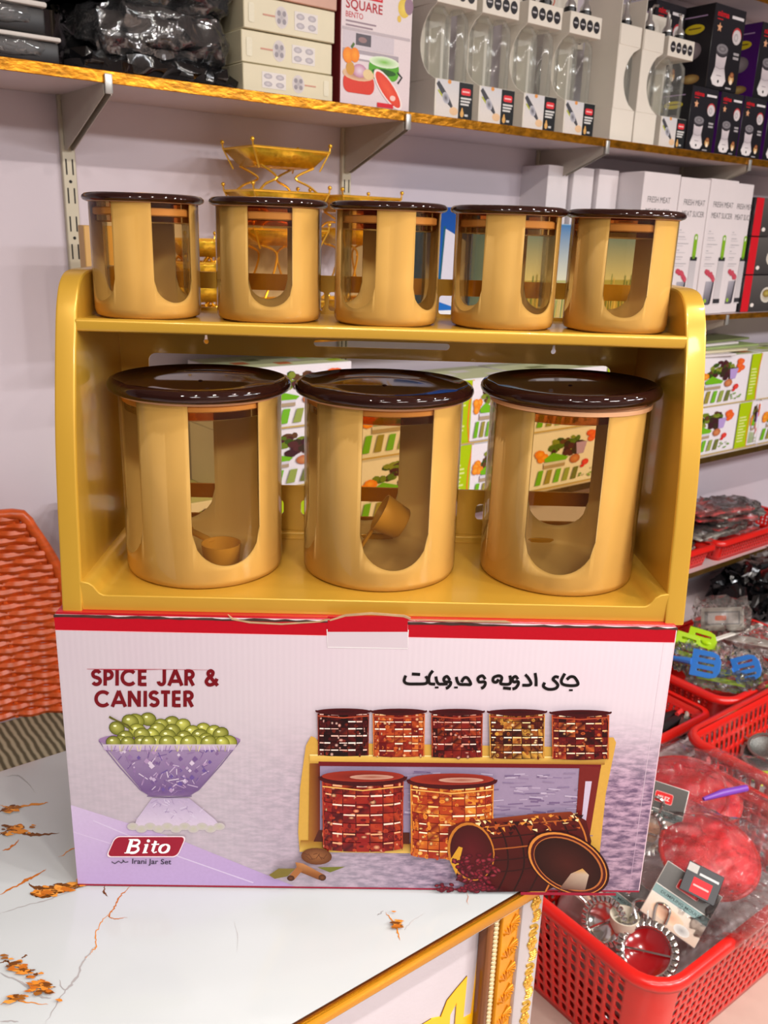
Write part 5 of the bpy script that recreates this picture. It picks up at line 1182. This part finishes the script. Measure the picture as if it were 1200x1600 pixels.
bagged('utensil_bag', 1150, 1052, -.512, .13, .10, .05, 1.1, 'clear crumpled bag around the right blue spatula')
bagged('utensil_bag', 1125, 1070, -.515, .16, .06, .035, 2.4, 'clear bag with lime tip along the basket front', M_lime)
bagged('utensil_bag', 1175, 1010, -.512, .20, .12, .045, 3.9, 'clear bag of white utensils in the basket middle', mat('white_utensil', (220, 214, 204), .4))
bagged('utensil_bag', 1190, 1075, -.515, .10, .07, .03, 6.2, 'clear bag with lime and white utensils at the right rim', M_lime)
bagged('utensil_bag', 1075, 1040, -.515, .07, .08, .045, 7.2, 'clear bag with bluish utensil at the basket left corner', M_bluesil)
MBt = MB().rbox(-.12, -.008, 0, .12, .008, .006, .002, 1)
x, y = on_z(1150, 990, -.475); t = thing('ladle', (x, y, -.475), .55, 'white long-handled ladle lying across the spatula basket', 'ladle'); MBt.build('handle', mat('white_utensil', (220, 214, 204), .4), t); MB().ball((-.13, 0, .004), .02, .02, .01).build('bowl', M_lime, t)
for i, (px, py) in enumerate([(1062, 1110), (1052, 1122), (1070, 1128)]):
    x, y = on_z(px, py, -.575); t = thing('dark_tool', (x, y, -.588), .5 + .3 * i, ['white-handled dark tool in the left basket', 'black tool with red tip in the left basket', 'brown-wrapped tool in the left basket'][i], 'tool', 'tools in the left red basket')
    MB().rbox(-.07, -.013, 0, .07, .013, .012, .003, 2).build('body', [M_blackgoods, M_blackgoods, mat('brown_bundle', (92, 80, 78), .25)][i], t); MB().tube([(.02, 0, .016), (.085, 0, .02)], .006, 8).build('handle', [mat('white_utensil', (220, 214, 204), .4), M_redpack, M_greypack][i], t)
# ---- tea strainers on a lime card
M_steel = mat('brushed_steel', (176, 174, 170), .25, metal=.9, var=.1, scale=60)
M_mesh = mat('steel_mesh', (120, 120, 116), .4, metal=.7, var=.35, scale=400, bump=.4, bscale=500)
x, y = on_z(1168, 1190, -.645)
t = flatthing('strainer_card', 1160, 1198, -.642, (math.radians(-72), math.radians(24), -.5), .085, .16, .002, mat('lime_card', (190, 206, 24), .35), 'lime and green card under the tea strainers', 'card'); t.location += Vector((.02, -.03, -.02))
P = front(); P.poly([(-.04, .05), (.0, .08), (.01, .15), (-.04, .15)], (30, 120, 50)); P.ell(-.025, .145, .012, .008, (200, 120, 110)); P.build('printed_front', t)
for i, (px, py, r_, lb) in enumerate([(1192, 1178, .052, 'larger round tea strainer underneath, on the lime card'), (1196, 1165, .042, 'smaller round tea strainer nested on top')]):
    x, y = on_z(px, py, -.61 + .02 * i); t = thing('tea_strainer', (x, y, -.612 + .02 * i), 0, lb, 'strainer', 'round tea strainers', rot=(math.radians(18), math.radians(-10), -.4))
    MB().lathe([(r_ * .80, -.001), (r_ * .86, .003), (r_, .004), (r_ * 1.01, 0), (r_ * .98, -.002)], 40).build('ring', M_steel, t); MB().lathe([(0, -r_ * .35), (r_ * .4, -r_ * .3), (r_ * .7, -r_ * .14), (r_ * .82, 0)], 36).build('mesh_bowl', M_mesh, t)
    MB().tube([(-r_ * .9, r_ * .4, .002), (-r_ * 1.6, r_ * .9, .004)], .003, 6).build('handle', M_steel, t)

# ================================================================== CONTENTS OF THE BIG BASKET
M_chrome = mat('chrome', (206, 204, 200), .12, metal=.95, var=.05)
M_redglass = mat('red_translucent_mould', (150, 14, 20), .14, var=.1, coat=.5)
M_cardgrey = mat('card_grey', (92, 90, 88), .4)
def mould(px, py, z, rot, R_, label, red=True):
    x, y = on_z(px, py, z); t = thing('dumpling_mould', (x, y, z), 0, label, 'mould', 'dumpling moulds', rot=rot)
    MB().lathe([(R_ * .78, .0), (R_ * .80, .006), (R_ * .86, .008), (R_ * .86, .002)], 48).build('inner_ring', M_chrome, t)
    n = 27; tooth = MB().rbox(R_ * .82, -R_ * .098, 0, R_ * 1.08, R_ * .098, .010, .0022, 2).mesh('crimp_tooth', M_chrome)
    for i in range(n): put(tooth, t, rot=(0, 0, 2 * PI * i / n))
    MB().lathe([(0, -.006), (R_ * .5, -.005), (R_ * .78, .002)], 40).build('dish', M_redglass if red else M_chrome, t)
    MB().box(-R_ * .8, -.0015, .002, R_ * .8, .0015, .005).build('hinge_line', M_chrome, t)
    for s in (-1, 1): MB().tube(smooth_path([(R_ * .5 * s, R_ * 1.02, .004), (R_ * .62 * s, R_ * 1.5, .012), (R_ * .2 * s, R_ * 1.62, .014), (R_ * .1 * s, R_ * 1.05, .006)]), .003, 8).build('handle_loop', M_chrome, t)
    return t
TL = lambda tilt, yaw, roll=0: (math.radians(90 - tilt), math.radians(roll), yaw)
# local z of a mould is its axis: lean it toward the viewer
mould(1012, 1488, -.558, (math.radians(38), math.radians(-8), -.45), .049, 'chrome dumpling mould with deep red dish in front')
mould(946, 1440, -.55, (math.radians(50), math.radians(-40), -.3), .040, 'chrome dumpling mould seen edge-on at the basket left', False)
mould(1006, 1300, -.475, (math.radians(52), 0, -.45), .042, 'chrome dumpling mould on the upper card beside the carton', False)
M_dmcard = mat('card_white', (214, 206, 198), .4)
def mould_card(px, py, z, rot, w, h, label):
    x, y = on_z(px, py, z); t = thing('product_card', (x, y, z), 0, label, 'card', 'dumpling mould cards', rot=rot)
    MB().rbox(-w / 2, 0, 0, w / 2, .002, h, .0008, 1).build('card', M_dmcard, t); P = front()
    P.rect(-w / 2 + .001, h * .42, w / 2 - .001, h - .001, (88, 86, 84), (104, 102, 98)); P.rect(-w / 2 + .001, h * .42, w / 2 - .001, h * .56, (122, 150, 148)); P.text('DUMPLING MOULD', -w * .36, h * .465, w * .36, h * .465, h * .05, (50, 66, 68), .01); P.rect(-w / 2 + .001, h * .56, w / 2 - .001, h * .575, (220, 214, 206))
    P.poly(rrect(-w * .2, h * .68, w * .2, h * .86, h * .03), (236, 170, 166)); P.poly(rrect(-w * .19, h * .69, w * .19, h * .85, h * .028), (222, 52, 52)); P.text('MILEZ', -w * .13, h * .735, w * .13, h * .735, h * .065, (246, 226, 220), .015)
    P.rect(-w / 2 + .001, .001, w / 2 - .001, h * .40, (196, 170, 150), (220, 206, 190)); P.ell(-w * .1, h * .2, w * .3, h * .12, (226, 190, 160), (196, 140, 110), 14); P.ell(w * .2, h * .12, w * .14, h * .09, (210, 206, 200), (150, 146, 144), 12); P.build('printed_front', t)
    return t
mould_card(1042, 1452, -.53, (math.radians(-38), math.radians(21), -.5), .105, .10, 'dumpling mould card tilted in front of the wrapped red sieve')
mould_card(1020, 1318, -.49, (math.radians(-30), math.radians(2), -.5), .085, .115, 'dumpling mould card standing beside the printed carton')
mould_card(940, 1432, -.575, (math.radians(-62), math.radians(25), -.5), .12, .10, 'dumpling mould card lying low at the left of the big basket')
x, y = on_z(975, 1440, -.54); t = thing('spoon_cup', (x, y, -.56), .3, 'cream cup with ring handle among the dumpling moulds', 'cup'); MB().lathe([(0, 0), (.016, 0), (.024, .016), (.026, .034), (.024, .034), (.0, .006)], 26).build('cup', mat('cream_cup', (214, 204, 184), .35), t); MB().tube([(.026 + .014 * math.sin(a), .0, .022 + .016 * math.cos(a)) for a in [i * PI / 8 for i in range(16)]], .003, 8, closed=True).build('ring_handle', M_chrome, t)
# wrapped goods that fill the deep baskets and carry what lies on top
M_fill = mat('wrapped_grey_goods', (150, 140, 140), .3, var=.3, scale=18, bump=.5, bscale=24)
for nm_, a_, o_, z_, w_, d_, h_, sd_, lb_ in (('goods_bundle', .775, .95, -T + .004, .47, .29, .17, 21.0, 'grey wrapped bundle filling the big red basket under the moulds'), ('goods_bundle', 1.43, .905, -T + .004, .50, .27, .10, 24.0, 'grey wrapped bundle in the bottom of the tea strainer basket')):
    t = wthing(nm_, a_, o_, z_, lb_, 'bundle', 'bundles in the deep baskets'); lumpy(w_, d_, h_, sd_, .12, (20, 12, 8), 2.6).build('wrapping', M_fill, t)
# wrapped red sieves
M_redsieve = mat('red_sieve_mesh', (236, 20, 34), .35, var=.16, scale=260, bump=.3, bscale=420)
M_bagfilm = thin('bag_film', (.97, .96, .96, 1), .07, 1.5, bump=1.0, bscale=70, haze=.022, hazecol='#e6dcdf', gain=1.5)
def sieve(px, py, z, R_, rot, label):
    x, y = on_z(px, py, z); t = thing('red_sieve', (x, y, z), 0, label, 'sieve', 'red sieves in clear bags', rot=rot)
    MB().lathe([(0, .012), (R_ * .3, .0105), (R_ * .6, .004), (R_ * .85, -.008), (R_, -.022)], 56).build('mesh', M_redsieve, t)
    MB().tube([(R_ * math.cos(i * PI / 24), R_ * math.sin(i * PI / 24), -.022) for i in range(48)], .0045, 8, closed=True).build('rim', M_basket, t)
    return t
sieve(1112, 1325, -.455, .088, (math.radians(19), math.radians(4), -.35), 'round red sieve, bulging side up, in front')
sieve(1060, 1225, -.50, .10, (math.radians(14), math.radians(-8), -.3), 'round red sieve at the back, beside the carton edge')
sieve(1090, 1224, -.525, .10, (math.radians(10), math.radians(8), -.3), 'round red sieve at the back, to the right')
def sheet(px, py, z, w, d, sd, amp, rot, label, m=M_bagfilm, nx=40, ny=30):
    from mathutils import noise
    x, y = on_z(px, py, z); t = thing('plastic_wrap', (x, y, z), 0, label, 'plastic wrap', 'clear wraps over the red sieves', rot=rot); mb = MB()
    for j in range(ny + 1):
        for i in range(nx + 1):
            u, v = i / nx - .5, j / ny - .5; e = 1 + .12 * noise.noise(Vector((u * 6 + sd, v * 6, 0)))
            h = .012 * noise.noise(Vector((u * 5 + sd, v * 5, 1))) + .008 * noise.noise(Vector((u * 13, v * 17 + sd, 4))) + .004 * noise.noise(Vector((u * 40, v * 34 + sd, 7)))
            mb.v.append((u * w * e, v * d * e, h * amp + .03 * (1 - (2 * u) ** 2) * (1 - (2 * v) ** 2)))
    for j in range(ny):
        for i in range(nx): k = j * (nx + 1) + i; mb.f.append((k, k + 1, k + nx + 2, k + nx + 1))
    mb.build('film', m, t, fix=False); return t
sheet(1120, 1350, -.472, .32, .24, 1.3, 1.3, (math.radians(20), math.radians(4), -.35), 'crumpled clear wrap over the front red sieve')
sheet(1090, 1230, -.485, .36, .24, 5.3, 1.4, (math.radians(16), 0, -.3), 'crumpled clear wrap over the back red sieves')
sheet(1150, 1430, -.50, .20, .10, 8.1, 1.6, (math.radians(50), math.radians(-12), -.3), 'gathered clear wrap hanging at the basket front rim', nx=30, ny=18)
t = flatthing('sieve_label', 1088, 1402, -.47, (math.radians(-40), math.radians(14), -.45), .062, .052, .001, M_blackc, 'black label with red panel on the wrapped front sieve', 'label')
P = front(); P.rect(-.03, .036, -.012, .05, (190, 186, 180)); P.rect(-.015, .004, .018, .03, (214, 36, 44)); P.rect(-.012, .016, .015, .019, (240, 180, 176)); P.rect(-.008, .036, .026, .040, (206, 206, 206)); P.build('printed_front', t)
x, y = on_z(1130, 1240, -.46); t = thing('purple_handle', (x, y, -.462), .35, 'purple utensil handle under the clear wrap', 'utensil'); MB().tube([(-.05, 0, 0), (0, 0, .004), (.06, 0, .002)], [.004, .008, .007], 10).build('handle', mat('purple_plastic', (120, 60, 170), .35), t)

# ================================================================== CHAIR
M_rattan = mat('orange_rattan', (202, 84, 28), .32, var=.2, scale=40, stretch=(1, 1, 3))
def stripes():
    m = bpy.data.materials.new('striped_cushion'); m.use_nodes = True; nt = m.node_tree; L = nt.links; b = nt.nodes['Principled BSDF']; b.inputs['Roughness'].default_value = .85
    tc = nd(nt, 'ShaderNodeTexCoord'); wv = nd(nt, 'ShaderNodeTexWave'); wv.bands_direction = 'X'; wv.inputs['Scale'].default_value = 24; wv.inputs['Distortion'].default_value = 1.6; wv.inputs['Detail'].default_value = 1; wv.inputs['Detail Scale'].default_value = 1.2
    L.new(tc.outputs['Object'], wv.inputs[0]); r = nd(nt, 'ShaderNodeValToRGB'); e = r.color_ramp.elements; e[0].position = .2; e[0].color = hx((84, 80, 60)); e[1].position = .55; e[1].color = hx((136, 130, 106)); k = r.color_ramp.elements.new(.9); k.color = hx((164, 158, 132))
    L.new(wv.outputs[0], r.inputs[0]); L.new(r.outputs[0], b.inputs['Base Color']); return m
CA_ = -.36; seatz = -.33
ch = wthing('woven_chair', CA_, .10, -T, 'orange-brown woven armless chair with striped cushion behind the counter', 'chair')
zs0, zs1 = T - .305, T + .095
def hw(z):
    t_ = (z - zs0) / (zs1 - zs0)
    return .24 + .012 * math.sin(t_ * PI) if t_ < .68 else .248 - .055 * ((t_ - .68) / .32) ** 1.3
def yb(u, z): return .045 * ((z - zs0) / (zs1 - zs0)) - .05 * (u ** 2)       # the back curves round and leans to the wall
n = 28
for k in range(n):
    z = zs0 + (zs1 - zs0) * (k + .5) / n; w_ = hw(z) - .008; pts = []
    for i in range(53):
        u = -1 + 2 * i / 52; s = math.sin(i * PI / 2 + k * PI) if True else 0
        pts.append((u * w_, yb(u, z) + .0042 * math.cos(i * PI / 3 + (k % 2) * PI), z))
    st = MB()
    # a flat strand: two tubes joined side by side
    st.tube(pts, .0080, 6); st.build('strand', M_rattan, ch)
for j in range(13):
    u = -1 + 2 * (j + .5) / 13; pts = [(u * (hw(zs0 + (zs1 - zs0) * i / 12) - .006), yb(u, zs0 + (zs1 - zs0) * i / 12), zs0 + (zs1 - zs0) * i / 12) for i in range(13)]
    MB().tube(pts, .0042, 6).build('stake', M_rattan, ch)
edge = [(hw(zs0 + (zs1 - zs0) * i / 14), yb(1, zs0 + (zs1 - zs0) * i / 14), zs0 + (zs1 - zs0) * i / 14) for i in range(15)]
tp = [(u * hw(zs1), yb(u, zs1), zs1 + .004 * (1 - u * u)) for u in [1 - i / 6 for i in range(1, 12)]]
MB().tube(smooth_path(edge + tp + [(-x, y, z) for x, y, z in edge[::-1]], 2), .0105, 10).build('back_frame', M_rattan, ch)
MB().rbox(-.245, -.45, T - .375, .245, .03, T - .345, .012, 3).build('seat', M_rattan, ch)
MB().rbox(-.235, -.43, T - .346, .235, -.012, T - .305, .016, 4).build('cushion', stripes(), ch)
for sx in (-1, 1):
    for y0, y1 in ((-.43, -.42), (.015, .02)): MB().tube([(sx * .215, y0, 0.0), (sx * .225, y1, T - .36)], [.013, .016], 10).build('leg', M_rattan, ch)
